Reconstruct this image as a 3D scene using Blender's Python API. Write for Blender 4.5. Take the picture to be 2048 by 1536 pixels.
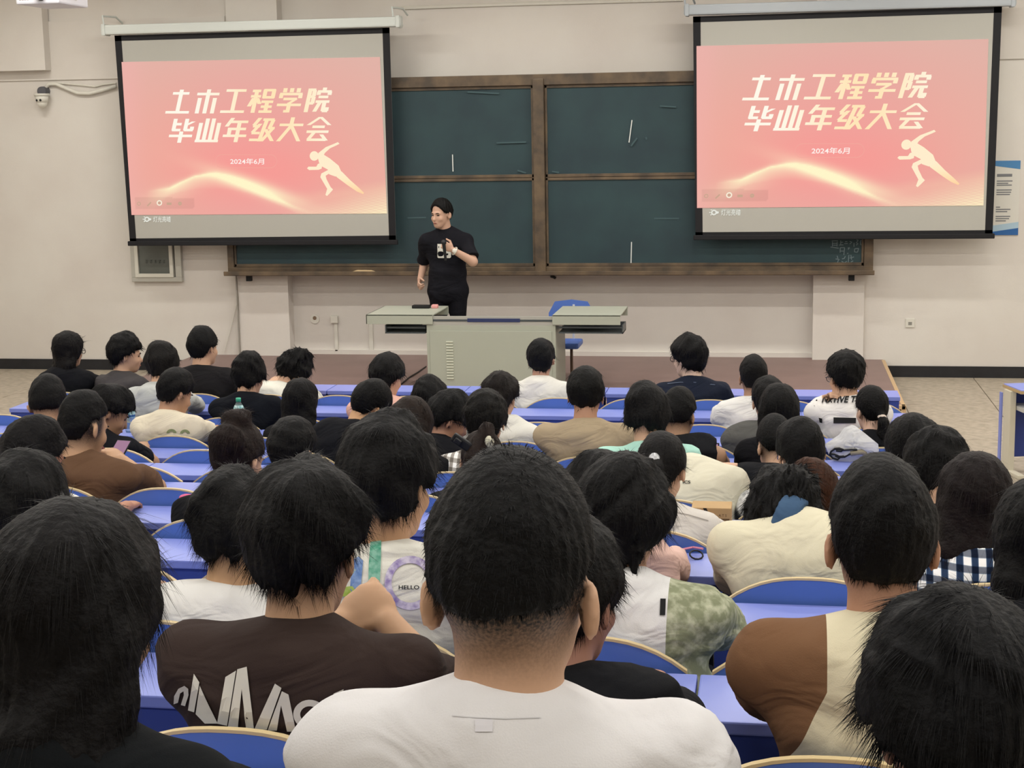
import bpy, bmesh, math, random
import numpy as np
from mathutils import Vector, Matrix
from mathutils.bvhtree import BVHTree
from mathutils.geometry import tessellate_polygon

for o in list(bpy.data.objects): bpy.data.objects.remove(o, do_unlink=True)
SC = bpy.context.scene
COL = SC.collection
random.seed(4)
# ------------------------------------------------------------------ camera
F_PX, YAW, PITCH, ROLL = 3125.33, 0.167737, 0.164223, -0.017339
CAM = np.array([0.0, 0.0, 2.604])
def _axes():
    cy, sy, cp, sp = math.cos(YAW), math.sin(YAW), math.cos(PITCH), math.sin(PITCH)
    fwd = np.array([-sy*cp, cy*cp, -sp]); rt = np.array([cy, sy, 0]); up = np.cross(rt, fwd)
    cr, sr = math.cos(ROLL), math.sin(ROLL)
    return cr*rt+sr*up, -sr*rt+cr*up, fwd
RT, UP, FW = _axes()
cd = bpy.data.cameras.new('camera'); cam = bpy.data.objects.new('camera', cd); COL.objects.link(cam)
cd.sensor_width = 36.0; cd.lens = F_PX/2048*36.0; cd.clip_start = 0.05
mw = Matrix.Identity(4)
for i in range(3): mw[i][0], mw[i][1], mw[i][2], mw[i][3] = RT[i], UP[i], -FW[i], CAM[i]
cam.matrix_world = mw
SC.camera = cam
# ------------------------------------------------------------------ world, lights, exposure
w = bpy.data.worlds.new('world'); SC.world = w; w.use_nodes = True
w.node_tree.nodes['Background'].inputs[0].default_value = (0.8, 0.85, 0.9, 1)
w.node_tree.nodes['Background'].inputs[1].default_value = 0.12
vs = SC.view_settings; vs.view_transform = 'Standard'; vs.look = 'None'; vs.gamma = 1.0; vs.exposure = 0.0; vs.use_curve_mapping = False
SC.cycles.use_denoising = True
SC.cycles.use_adaptive_sampling = True; SC.cycles.adaptive_threshold = 0.06
SC.cycles.max_bounces = 6; SC.cycles.diffuse_bounces = 4; SC.cycles.glossy_bounces = 2; SC.cycles.transmission_bounces = 4
CEIL = 4.7
LIGHT_W = 26.5
LIGHT_COL = (1.0, 0.972, 0.91)
LIGHT_Y = (14.3, 12.5, 10.4, 7.9, 5.4, 2.9, 0.2)
LIGHT_X = (-7.4, -5.0, -2.6, -0.2, 2.2, 4.6)

# ------------------------------------------------------------------ helpers
def lin(c):
    if isinstance(c, str): c = [int(c[i:i+2], 16)/255 for i in (0, 2, 4)]
    return tuple(((x/12.92) if x <= .04045 else ((x+.055)/1.055)**2.4) for x in c[:3])
def ray(px, py):
    return FW + ((px-1024)*RT - (py-768)*UP)/F_PX
def at(px, py, Y):
    v = ray(px, py); return CAM + v*(Y/v[1])
def proj(P):
    d = np.asarray(P, float)-CAM; z = d@FW
    return 1024+F_PX*(d@RT)/z, 768-F_PX*(d@UP)/z
_M = {}
def mat(name, col, rough=.6, spec=.35, metal=0, bump=0, bscale=200, var=0, vscale=4, emit=0, tint=None, coat=0):
    if name in _M: return _M[name]
    m = bpy.data.materials.new(name); m.use_nodes = True; nt = m.node_tree; b = nt.nodes['Principled BSDF']
    c = lin(col); b.inputs['Base Color'].default_value = (*c, 1); b.inputs['Roughness'].default_value = rough
    b.inputs['Specular IOR Level'].default_value = spec; b.inputs['Metallic'].default_value = metal
    if coat: b.inputs['Coat Weight'].default_value = coat; b.inputs['Coat Roughness'].default_value = .2
    if emit:
        b.inputs['Emission Color'].default_value = (*c, 1); b.inputs['Emission Strength'].default_value = emit
    if var or bump:
        tc = nt.nodes.new('ShaderNodeTexCoord')
    if var:
        n = nt.nodes.new('ShaderNodeTexNoise'); n.inputs['Scale'].default_value = vscale; n.inputs['Detail'].default_value = 5
        nt.links.new(tc.outputs['Object'], n.inputs['Vector'])
        r = nt.nodes.new('ShaderNodeValToRGB'); t = lin(tint) if tint else tuple(x*(1-var) for x in c)
        r.color_ramp.elements[0].position = .35; r.color_ramp.elements[1].position = .65
        r.color_ramp.elements[0].color = (*t, 1); r.color_ramp.elements[1].color = (*c, 1)
        nt.links.new(n.outputs['Fac'], r.inputs['Fac']); nt.links.new(r.outputs['Color'], b.inputs['Base Color'])
    if bump:
        n2 = nt.nodes.new('ShaderNodeTexNoise'); n2.inputs['Scale'].default_value = bscale; n2.inputs['Detail'].default_value = 3
        nt.links.new(tc.outputs['Object'], n2.inputs['Vector'])
        bp = nt.nodes.new('ShaderNodeBump'); bp.inputs['Strength'].default_value = bump; bp.inputs['Distance'].default_value = .01
        nt.links.new(n2.outputs['Fac'], bp.inputs['Height']); nt.links.new(bp.outputs['Normal'], b.inputs['Normal'])
    _M[name] = m; return m
def emis(name, col, s=1.0):
    if name in _M: return _M[name]
    m = bpy.data.materials.new(name); m.use_nodes = True; nt = m.node_tree; nt.nodes.clear()
    e = nt.nodes.new('ShaderNodeEmission'); o = nt.nodes.new('ShaderNodeOutputMaterial')
    e.inputs[0].default_value = (*lin(col), 1); e.inputs[1].default_value = s
    nt.links.new(e.outputs[0], o.inputs[0]); _M[name] = m; return m

def mesh(name, V, Fc, mats, smooth=False):
    me = bpy.data.meshes.new(name); me.from_pydata([tuple(map(float, v)) for v in V], [], [tuple(map(int, f)) for f in Fc])
    for m in (mats if isinstance(mats, (list, tuple)) else [mats]): me.materials.append(m)
    if smooth: me.polygons.foreach_set('use_smooth', [True]*len(me.polygons))
    me.update(); return me
def qmesh(name, V, Q, mats, smooth=True, midx=None):
    """fast mesh from numpy verts and quads"""
    me = bpy.data.meshes.new(name); V = np.asarray(V, np.float32); Q = np.asarray(Q, np.int32)
    me.vertices.add(len(V)); me.vertices.foreach_set('co', V.ravel())
    k = Q.shape[1]; me.loops.add(Q.size); me.loops.foreach_set('vertex_index', Q.ravel())
    me.polygons.add(len(Q)); me.polygons.foreach_set('loop_start', np.arange(len(Q), dtype=np.int32)*k)
    me.polygons.foreach_set('loop_total', np.full(len(Q), k, np.int32))
    if smooth: me.polygons.foreach_set('use_smooth', np.ones(len(Q), bool))
    for m in (mats if isinstance(mats, (list, tuple)) else [mats]): me.materials.append(m)
    if midx is not None: me.polygons.foreach_set('material_index', np.asarray(midx, np.int32))
    me.update(); return me
def obj(name, me, parent=None, loc=(0, 0, 0), rot=None):
    o = bpy.data.objects.new(name, me); COL.objects.link(o); o.location = [float(x) for x in loc]
    if rot is not None: o.rotation_euler = rot
    if parent is not None: o.parent = parent
    return o
def tag(o, label=None, cat=None, group=None, kind=None):
    if label: o['label'] = label
    if cat: o['category'] = cat
    if group: o['group'] = group
    if kind: o['kind'] = kind
    return o
def empty(name, loc, label, cat, group=None):
    return tag(obj(name, None, None, loc), label, cat, group)
class MB:
    def __init__(s): s.bm = bmesh.new()
    def box(s, x0, x1, y0, y1, z0, z1, bev=0, R=None):
        t = bmesh.new(); bmesh.ops.create_cube(t, size=1)
        for v in t.verts: v.co = Vector(((x0+x1)/2+v.co.x*(x1-x0), (y0+y1)/2+v.co.y*(y1-y0), (z0+z1)/2+v.co.z*(z1-z0)))
        if bev: bmesh.ops.bevel(t, geom=t.edges[:], offset=bev, segments=2, affect='EDGES', profile=.6)
        s._add(t, R); return s
    def cyl(s, a, b, r, r2=None, n=12):
        a, b = Vector(a), Vector(b); r2 = r if r2 is None else r2; t = bmesh.new(); L = (b-a).length
        bmesh.ops.create_cone(t, cap_ends=True, segments=n, radius1=r, radius2=r2, depth=L)
        R = (b-a).to_track_quat('Z', 'Y').to_matrix().to_4x4(); R.translation = (a+b)/2
        s._add(t, R); return s
    def sph(s, c, r, n=12):
        t = bmesh.new(); bmesh.ops.create_uvsphere(t, u_segments=n, v_segments=max(6, n*2//3), radius=1)
        rr = r if isinstance(r, (tuple, list)) else (r, r, r)
        for v in t.verts: v.co = Vector((c[0]+v.co.x*rr[0], c[1]+v.co.y*rr[1], c[2]+v.co.z*rr[2]))
        s._add(t); return s
    def tube(s, pts, r, n=8):
        pts = [Vector(p) for p in pts]; rings = []; 
        for i, p in enumerate(pts):
            d = (pts[min(i+1, len(pts)-1)]-pts[max(i-1, 0)]).normalized()
            a = d.orthogonal().normalized() if i == 0 else (rings[-1][1]-d*rings[-1][1].dot(d)).normalized()
            b = d.cross(a); rings.append(([s.bm.verts.new(p+(a*math.cos(2*math.pi*k/n)+b*math.sin(2*math.pi*k/n))*r) for k in range(n)], a))
        for i in range(len(rings)-1):
            A, B = rings[i][0], rings[i+1][0]
            for k in range(n): s.bm.faces.new((A[k], A[(k+1) % n], B[(k+1) % n], B[k]))
        s.bm.faces.new(rings[0][0][::-1]); s.bm.faces.new(rings[-1][0]); return s
    def prism(s, pts, h0, h1, axis='y'):
        def P(a, b, c): return {'y': (a, c, b), 'z': (a, b, c), 'x': (c, a, b)}[axis]
        A = [s.bm.verts.new(P(a, b, h0)) for a, b in pts]; B = [s.bm.verts.new(P(a, b, h1)) for a, b in pts]; n = len(pts)
        s.bm.faces.new(A); s.bm.faces.new(B[::-1])
        for i in range(n): s.bm.faces.new((A[i], B[i], B[(i+1) % n], A[(i+1) % n]))
        return s
    def _add(s, t, R=None):
        mp = {}
        for v in t.verts: mp[v.index] = s.bm.verts.new(R @ v.co if R is not None else v.co)
        t.verts.index_update()
        for f in t.faces: s.bm.faces.new([mp[v.index] for v in f.verts])
        t.free()
    def me(s, name, m, smooth=False):
        bmesh.ops.recalc_face_normals(s.bm, faces=s.bm.faces[:])
        me = bpy.data.meshes.new(name); s.bm.to_mesh(me); s.bm.free()
        for x in (m if isinstance(m, (list, tuple)) else [m]): me.materials.append(x)
        if smooth:
            me.polygons.foreach_set('use_smooth', [True]*len(me.polygons))
        return me
    def ob(s, name, m, parent=None, loc=(0, 0, 0), smooth=False, rot=None):
        return obj(name, s.me(name, m, smooth), parent, loc, rot)
def box(name, x0, x1, y0, y1, z0, z1, m, parent=None, bev=0):
    """box object with its origin at the base centre"""
    cx, cy = (x0+x1)/2, (y0+y1)/2
    base = (cx, cy, z0) if parent is None else (0, 0, 0)
    b = MB().box(x0-base[0], x1-base[0], y0-base[1], y1-base[1], z0-base[2], z1-base[2], bev)
    return b.ob(name, m, parent, base)
ORD = ['first', 'second', 'third', 'fourth', 'fifth', 'sixth', 'seventh', 'eighth', 'ninth', 'tenth', 'eleventh', 'twelfth']

# ------------------------------------------------------------------ materials of the room
m_wall = mat('wall_paint', 'd9d5ce', .85, .2, bump=.06, bscale=60, var=.05, vscale=1.3, tint='d3cdc6')
m_ceil = mat('ceiling_paint', 'e2ded6', .9)
m_base = mat('black_stone', '26272b', .35, .4, var=.3, vscale=9)
m_tile = mat('floor_tile', 'b3a898', .45, .35, var=.18, vscale=14, tint='9a9080')
m_conc = mat('floor_concrete', 'a59b8c', .7, var=.1, vscale=3)
m_stage = mat('stage_board', '87716c', .5, .35, var=.1, vscale=3)
m_stagef = mat('stage_front', '5a3a36', .55)
m_woodtrim = mat('stage_edge_wood', 'bfa27c', .5)
m_bframe = mat('board_frame', '6b5a46', .5, .4, var=.35, vscale=6, tint='4a4036')
m_board = mat('chalkboard', '2c3d43', .6, .3, var=.18, vscale=2.2, tint='31464a')
m_chalk = mat('chalk', 'd8dcd8', .95)
m_chalkfaint = mat('chalk_faint', '465a5e', .95)
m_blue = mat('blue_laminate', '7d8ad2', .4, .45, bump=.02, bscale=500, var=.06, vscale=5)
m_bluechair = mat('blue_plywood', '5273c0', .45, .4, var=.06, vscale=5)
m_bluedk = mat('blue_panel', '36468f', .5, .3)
m_ply = mat('plywood_edge', 'cdb98e', .5)
m_metal = mat('painted_steel_leg', 'c9ccd2', .4, .4)
m_lect = mat('lectern_steel', 'a9ada0', .45, .4)
m_lectdk = mat('lectern_inside', '4a5052', .4, .5)
m_alu = mat('aluminium', 'b9b8b0', .4, .4, metal=.3)
m_white = mat('white_plastic', 'd8d6cc', .5)
m_black = mat('black_plastic', '101114', .5)
m_dark = mat('black_border', '17171b', .7)
m_case = mat('screen_case', 'ccd2ce', .4, .4)
m_caseg = mat('screen_case_grey', 'a9b0b6', .4, .4)
m_fabric = mat('screen_fabric', 'b0afa8', .9, .1)

# ------------------------------------------------------------------ the room
D0 = 16.30       # recessed wall behind the board
D1 = 16.18       # outer front walls
XL, XR, YB = -9.2, 5.8, -3.4
def st(o): o['kind'] = 'structure'; return o
def P16(px, py, Y=D0): return at(px, py, Y)
xcl0, xcl1 = P16(479, 600, 16.15)[0], P16(578, 600, 16.15)[0]
xcr0, xcr1 = P16(1626, 600, 16.15)[0], P16(1728, 600, 16.15)[0]
zband = P16(115, 160, D1)[2]
wf = st(box('wall_front', xcl1, xcr0, D0, D0+.3, 0, CEIL, m_wall))
st(box('wall_front_left', XL, xcl0, D1, D1+.3, 0, CEIL, m_wall))
st(box('wall_front_right', xcr1, XR, D1, D1+.3, 0, CEIL, m_wall))
st(box('wall_left', XL-.3, XL, YB, D1, 0, CEIL, m_wall))
st(box('wall_right', XR, XR+.3, YB, D1, 0, CEIL, m_wall))
st(box('wall_back', XL, XR, YB-.3, YB, 0, CEIL, m_wall))
st(box('ceiling', XL-.3, XR+.3, YB-.3, D0+.3, CEIL, CEIL+.2, m_ceil))
st(box('trim_1', xcl0, xcl1, 16.13, D0+.3, .17, CEIL, m_wall))      # the two pilasters
st(box('trim_2', xcr0, xcr1, 16.13, D0+.3, .17, CEIL, m_wall))
bx1 = at(91, 140, 16.02)
st(box('trim_3', XL, P16(450, 30, D1)[0], D1-.022, D1, zband, P16(260, 38, D1)[2], m_wall))   # thicker upper plaster band, left
st(box('trim_4', xcr1+.02, XR, D1-.022, D1, P16(2030, 118, D1)[2], CEIL, m_wall))
st(box('trim_5', XL, bx1[0], 16.02, D1-.02, bx1[2], CEIL, m_wall))                         # boxed-in duct
st(box('trim_6', xcl1, xcr0, D0-.025, D0, .177, .225, m_wall))
st(box('baseboard_left', XL, at(444, 706, D1)[0]-.35, D1-.02, D1, 0, .115, m_base))
st(box('baseboard_right', at(1766, 717, D1)[0]-.05, XR, D1-.02, D1, 0, .115, m_base))
# floor, tiles, steps
rowY = [10.09-.855*i for i in range(11)]
FLOOR = [0, 0, .055]+[.16+.105*i for i in range(9)]
y_front = rowY[1]-.31
fl = st(box('floor', XL, XR, YB, D1+.12, -.2, -.012, m_conc))
tm = MB().box(-.396, .396, -.396, .396, -.014, 0, .003).me('tile', m_tile)
ts = .8; nt_ = 0
STX0, STX1, STY0 = -6.25, at(1766, 717.6, D1)[0], 13.55
for i in range(int((XR-XL)/ts)+1):
    for j in range(int((D1-y_front)/ts)+1):
        x, y = XL+.4+i*ts, D1-.4-j*ts
        if x+.4 > XR+.01 or y-.4 < y_front-.5: continue
        if STX0+.4 < x < STX1-.45 and y > STY0+.4: continue
        if -5.6 < x < .6 and y < 12.9 and (i+j) % 1 == 0 and y < 11.5: continue
        t = obj('tile', tm, fl, (x-fl.location.x, y-fl.location.y, 0+.2)); nt_ += 1
st(box('trim_7', -5.9, 1.3, y_front, 13.5, -.012, -.002, m_conc))
for r in range(2, 11):
    y1 = rowY[r]+.545; y0 = rowY[r]-.31 if r < 10 else YB
    st(box('floor_step_%d' % r, XL, XR, y0, y1, -.011, FLOOR[r], m_conc))
# stage
stg = st(box('floor_stage', STX0, STX1, STY0, D0, -.011, .177, m_stage))
box('stage_front_board', STX0+.002-stg.location.x, STX1-.002-stg.location.x, STY0-.012-stg.location.y, STY0-stg.location.y, 0, .15, m_stagef, stg)
box('edge_strip', STX0-stg.location.x, STX1+.02-stg.location.x, STY0-.03-stg.location.y, STY0+.03-stg.location.y, 0.155, .19, m_woodtrim, stg, .004)
box('edge_strip', STX1-.018-stg.location.x, STX1+.018-stg.location.x, STY0-.03-stg.location.y, D1-.03-stg.location.y, 0.155, .19, m_woodtrim, stg, .004)
box('corner_post', STX1-.02-stg.location.x, STX1+.02-stg.location.x, STY0-.025-stg.location.y, STY0+.03-stg.location.y, 0, .155, m_woodtrim, stg)

# ceiling lights: twin-tube fluorescent fittings in rows parallel to the front wall
m_tube = emis('tube_glow', 'fff6e4', 6.0)
lh = MB().box(-.62, .62, -.09, .09, 0, .05, .006).me('housing', m_white)
lt = MB(); lt.cyl((-.58, -.045, -.02), (.58, -.045, -.02), .016); lt.cyl((-.58, .045, -.02), (.58, .045, -.02), .016); lt = lt.me('tube', m_tube)
ly = 0
for j, y in enumerate(LIGHT_Y):
    for i, x in enumerate(LIGHT_X):
        root = empty('ceiling_light', (x, y, CEIL-.3), 'twin-tube ceiling light, %s from the left, in the %s row from the front wall' % (ORD[i], ORD[j]), 'ceiling light', 'fluorescent ceiling lights')
        obj('housing', lh, root); obj('tube', lt, root)
        MB().cyl((-.4, 0, .05), (-.4, 0, .3), .008, n=6).cyl((.4, 0, .05), (.4, 0, .3), .008, n=6).ob('hanger', m_metal, root)
        ld = bpy.data.lights.new('tube_light', 'AREA'); ld.shape = 'RECTANGLE'; ld.size = 1.16; ld.size_y = .12; ld.energy = LIGHT_W; ld.color = LIGHT_COL
        lo = bpy.data.objects.new('tube_light', ld); COL.objects.link(lo); lo.parent = root; lo.location = (0, 0, -.045)
# ------------------------------------------------------------------ chalkboard
BY = 16.0                       # front of the board frame
def bp(px, py, Y=BY): return at(px, py, Y)
bl, br = bp(456, 547)[0], bp(1746, 547)[0]
bz0, bz1 = bp(1100, 543)[2], bp(1085, 148)[2]
pc0, pc1 = bp(1068, 350)[0], bp(1090, 350)[0]
cb = empty('chalkboard', ((bl+br)/2, 16.06, bz0), 'wide green four-panel chalkboard with brown wooden frame behind the lecturer', 'chalkboard')
L = lambda o=None: None
ox, oy, oz = cb.location
def cbox(name, x0, x1, y0, y1, z0, z1, m, bev=0): return MB().box(x0-ox, x1-ox, y0-oy, y1-oy, z0-oz, z1-oz, bev).ob(name, m, cb)
ft = bp(1085, 148)[2]-bp(1085, 170)[2]
cbox('backing', bl+.01, br-.01, 16.05, 16.12, bz0, bz1, m_bframe)
cbox('frame', bl, br, BY, 16.06, bz1-ft, bz1, m_bframe, .006)
cbox('frame', bl, br, BY, 16.06, bz0, bz0+.05, m_bframe, .006)
cbox('frame', bl, bl+.07, BY+.002, 16.06, bz0+.04, bz1-.04, m_bframe, .006)
cbox('frame', br-.09, br, BY+.002, 16.06, bz0+.04, bz1-.04, m_bframe, .006)
cbox('centre_post', pc0, pc1, BY-.03, 16.06, bz0-.005, bz1-ft*.4, m_bframe, .01)
zm = bp(930, 357)[2]
for (x0, x1) in ((bl+.07, pc0), (pc1, br-.09)):
    for (z0, z1) in ((bz0+.05, zm), (zm, bz1-ft)):
        yo = .012 if z1 > zm+.1 else 0
        pn = cbox('board_panel', x0+.015, x1-.015, 16.032+yo, 16.05, z0+.02, z1-.02, m_board)
        g = MB()
        for a in ((x0+.003, x1-.003, z0+.002, z0+.034), (x0+.003, x1-.003, z1-.03, z1-.002), (x0+.003, x0+.026, z0, z1), (x1-.026, x1-.003, z0, z1)):
            g.box(a[0]-ox, a[1]-ox, 16.018+yo-oy, 16.045-oy, a[2]-oz, a[3]-oz, .003)
        g.ob('panel_rim', m_bframe, pn)
# chalk tray
tr = MB(); tr.box(bl-.02-ox, br+.01-ox, BY-.08-oy, 16.05-oy, -.035, -.012, .006); tr.box(bl-.02-ox, br+.01-ox, BY-.085-oy, BY-.068-oy, -.03, .012, .004)
tr.ob('chalk_tray', m_bframe, cb)
for px in (498, 1703):
    p = bp(px, 552, BY+.02); MB().box(p[0]-.03-ox, p[0]+.03-ox, BY-oy, BY+.05-oy, -.10, -.034, .006).ob('bracket', m_black, cb)
def strokes(lst, w, m, name, Y, lab):
    """thin flat chalk marks on the board, from pixel polylines"""
    g = MB(); n0 = None
    for pl in lst:
        for a, b in zip(pl[:-1], pl[1:]):
            A, B = at(a[0], a[1], Y), at(b[0], b[1], Y); d = np.array([B[0]-A[0], B[2]-A[2]]); l = np.hypot(*d)+1e-6; n = np.array([-d[1], d[0]])/l*w/2
            vs_ = [g.bm.verts.new((A[0]+s*n[0]-ox, Y-oy, A[2]+s*n[1]-oz)) for s in (1, -1)]+[g.bm.verts.new((B[0]+s*n[0]-ox, Y-oy, B[2]+s*n[1]-oz)) for s in (-1, 1)]
            vs2 = [g.bm.verts.new((v.co.x, Y+.0015-oy, v.co.z)) for v in vs_]
            g.bm.faces.new(vs_); g.bm.faces.new(vs2[::-1])
            for i in range(4): g.bm.faces.new((vs_[i], vs2[i], vs2[(i+1) % 4], vs_[(i+1) % 4]))
    o = g.ob(name, m, cb); o['label'] = lab
    if len(lst) > 1: o['kind'] = 'stuff'
for q_ in ([(905, 309), (906, 343)], [(1264, 240), (1258, 285)], [(1263, 484), (1262, 527)]): strokes([q_], .010, m_chalk, 'chalk_line', 16.03, 'short vertical white chalk line')
strokes([[(993, 286), (1052, 284)], [(1292, 274), (1293, 279)], [(935, 184), (998, 187)], [(1040, 530), (1052, 530)], [(990, 529), (1001, 529)], [(1262, 292), (1274, 276)], [(1320, 212), (1352, 214)], [(1308, 437), (1358, 437)], [(815, 436), (852, 435)], [(1104, 343), (1118, 345)], [(1035, 341), (1052, 346)]], .016, m_chalkfaint, 'chalk_smudge', 16.028, 'faint smeared chalk')
sc5 = lambda pts: [(1640+x/12.8, 460+y/12.8) for x, y in pts]
strokes([sc5(p) for p in ([(300, 280), (460, 275)], [(320, 300), (320, 420)], [(440, 300), (435, 420)], [(330, 340), (430, 340)], [(340, 390), (420, 390)], [(270, 435), (480, 465)],
    [(530, 270), (530, 380)], [(530, 320), (590, 310)], [(490, 385), (600, 380)], [(640, 300), (700, 295)], [(620, 350), (710, 345)], [(760, 290), (820, 310), (760, 360)],
    [(870, 330), (870, 430)], [(930, 250), (980, 260), (930, 330), (975, 350), (925, 390)], [(1040, 270), (1140, 270), (1140, 380), (1040, 380), (1040, 270)], [(1070, 325), (1105, 325)],
    [(520, 450), (630, 450), (610, 640)], [(520, 450), (515, 580)], [(520, 540), (610, 540)], [(710, 460), (760, 450), (720, 500)], [(690, 600), (730, 595)], [(890, 480), (990, 470), (960, 570), (880, 560), (890, 480)],
    [(400, 740), (500, 760)], [(440, 660), (470, 780), (430, 870)], [(560, 740), (620, 730), (650, 670)], [(550, 800), (620, 840), (690, 800)], [(740, 640), (720, 860)], [(790, 640), (810, 760)], [(760, 720), (870, 690)], [(790, 820), (850, 790)], [(920, 840), (990, 850)], [(1110, 700), (1050, 840), (1090, 830)])],
    .008, mat('chalk_writing', '76858a', .95), 'chalk_writing', 16.029, 'faint handwritten chalk notes in the lower right corner')
# things on the chalk tray
def tray_z(): return bz0-.012
e = bp(726, 541, BY-.045)
tag(MB().prism([(-.12, 0), (.12, 0), (.13, .018), (.08, .032), (-.07, .034), (-.13, .016)], -.025, .025).ob('cleaning_cloth', mat('tan_cloth', 'd8bd92', .9), None, (e[0], BY-.04, tray_z())), 'crumpled tan cloth on the chalk tray left of the lecturer', 'cloth')
e = bp(1007, 543, BY-.045)
er = tag(MB().box(-.07, .07, -.02, .02, 0, .022, .006).ob('board_eraser', mat('eraser_felt', '4a4a48', .9), None, (e[0], BY-.04, tray_z())), 'dark board eraser on the chalk tray near the centre post', 'eraser')
for i, (px, ln, lab) in enumerate(((794, .022, 'small white chalk stub on the tray beside the lecturer'), (1690, .075, 'long white chalk stick on the tray at the right end'), (1675, .03, 'short white chalk piece left of the long chalk stick'), (473, .02, 'white chalk stub at the left end of the tray'), (1400, .03, 'chalk piece on the tray under the right screen'))):
    e = bp(px, 543, BY-.045); tag(MB().cyl((-ln/2, 0, .006), (ln/2, 0, .006), .006).ob('chalk', m_chalk, None, (e[0], BY-.04, tray_z())), lab, 'chalk')

# ------------------------------------------------------------------ projection screens with the slide
SY = 15.86
CR = [(72, 85), (1905, 50), (1955, 1150), (150, 1165)]       # slide corners in drawing units (TL TR BR BL)
def inv_uv(x, y):
    u, v = .5, .5
    for _ in range(12):
        tl, tr_, br_, bl_ = [np.array(c, float) for c in CR]
        p = (1-u)*(1-v)*tl+u*(1-v)*tr_+u*v*br_+(1-u)*v*bl_
        du = (1-v)*(tr_-tl)+v*(br_-bl_); dv = (1-u)*(bl_-tl)+u*(br_-tr_)
        s = np.linalg.solve(np.stack([du, dv], 1), np.array([x, y])-p); u += s[0]; v += s[1]
    return u, v
GL = {'土': 'h8.3 1.5 8.5;v5 .5 9.8;h.6 0 10', '木': 'h7.9 .3 9.7;v5 0 9.8;v1.8 0 6.3;v8.2 0 6.3', '工': 'h9.2 .8 9.2;v5 .6 9.2;h.6 0 10',
 '程': 'h8.9 .3 3.8;h6.7 0 4.2;v2.1 0 9;d1.4 6 0 2.6;d2.8 6 4.2 3.6;h9.2 5 9.8;h6.3 5 9.8;v5.6 6 9.5;v9.2 6 9.5;h4.5 4.8 9.8;h2.5 5 9.6;h.5 4.5 10;v7.3 .5 4.5',
 '学': 'v2.2 8.2 9.9;v5 8.2 9.9;v7.8 8.2 9.9;h7.5 .3 9.7;v1 5.8 7.5;v9 5.8 7.5;h5.5 2.2 7.8;d7.4 5.5 5.2 3.9;v5 0 4;h3.1 0 10;h.5 3.2 5',
 '院': 'v1 0 9.6;h9.1 1 3.4;v2.9 6.5 9;h6.3 1 3.4;v3 3.5 6.3;h3.6 1 3.4;v6.9 8.6 10;h8.4 4.2 9.9;v4.8 7 8.4;v9.3 7 8.4;h6.2 5 9;h4.3 4.2 9.9;d6.1 4.2 4.5 .2;v7.9 .4 4.2;h.5 7.6 9.9;v9.4 .5 2',
 '毕': 'v1.4 5 9.8;h7.6 1.4 4.4;h5.2 .8 4.4;v6.4 5 9.8;d9.4 8.7 6.6 7.2;h5.2 6 9.8;v9.2 5.2 6.6;h2.8 0 10;v5 0 4.6',
 '业': 'v3.7 .6 9.8;v6.3 .6 9.8;v1.1 1 8;v8.9 1 8;h.6 0 10', '年': 'd2.8 9.9 .8 6.4;h8.3 2 9.6;h5.4 1.5 9.3;v2.4 2.6 5.4;h2.6 0 10;v6 0 8.3',
 '级': 'd2.8 9.8 .8 6.8;h6.4 .4 3.4;d3.4 7.4 .8 3.9;h3.6 .4 3.9;h.8 0 3.9;h9.1 4.2 9;d5.8 9 4.3 .2;d8.6 9 7.6 5.6;h5.6 7 9.8;d9.1 5.6 5.2 .2;d6 5.2 9.8 .3',
 '大': 'h6.8 0 10;d5 9.9 4.9 6;d4.9 6.4 .8 .1;d5.1 6.4 9.4 .1', '会': 'd5 9.9 .6 6.6;d5 9.9 9.4 6.6;h5.9 2.4 7.6;h3.9 .4 9.6;d3.8 3.9 1.8 .8;h.6 1.2 9.2;d6.8 2.8 9.3 .3'}
def glyph_quads(ch, x0, y0, w_, h_, shear):
    out = []
    for s in GL[ch].split(';'):
        n = [float(v) for v in s[1:].split()]
        if s[0] == 'h': q = [(n[1], n[0]-.52), (n[2], n[0]-.52), (n[2], n[0]+.52), (n[1], n[0]+.52)]
        elif s[0] == 'v': q = [(n[0]-.84, n[1]), (n[0]+.84, n[1]), (n[0]+.84, n[2]), (n[0]-.84, n[2])]
        else: q = [(n[0]-.84, n[1]), (n[0]+.84, n[1]), (n[2]+.84, n[3]), (n[2]-.84, n[3])]
        out.append([(x0+(a/10)*w_+shear*(b/10)*h_, y0+h_-(b/10)*h_) for a, b in q])
    return out
def text2d(s, bold=0.0, spacing=1.0):
    cu = bpy.data.curves.new('t', 'FONT'); cu.body = s; cu.offset = bold; cu.space_character = spacing; cu.resolution_u = 3
    o = bpy.data.objects.new('t', cu); COL.objects.link(o); bpy.context.view_layer.update()
    me = bpy.data.meshes.new_from_object(o.evaluated_get(bpy.context.evaluated_depsgraph_get()))
    V = np.array([v.co[:2] for v in me.vertices]).reshape(-1, 2); Fq = [tuple(p.vertices) for p in me.polygons]
    bpy.data.objects.remove(o); bpy.data.meshes.remove(me); bpy.data.curves.remove(cu)
    if len(V): V = (V-V.min(0))/np.maximum(V.max(0)-V.min(0), 1e-6)
    return V, Fq
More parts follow.
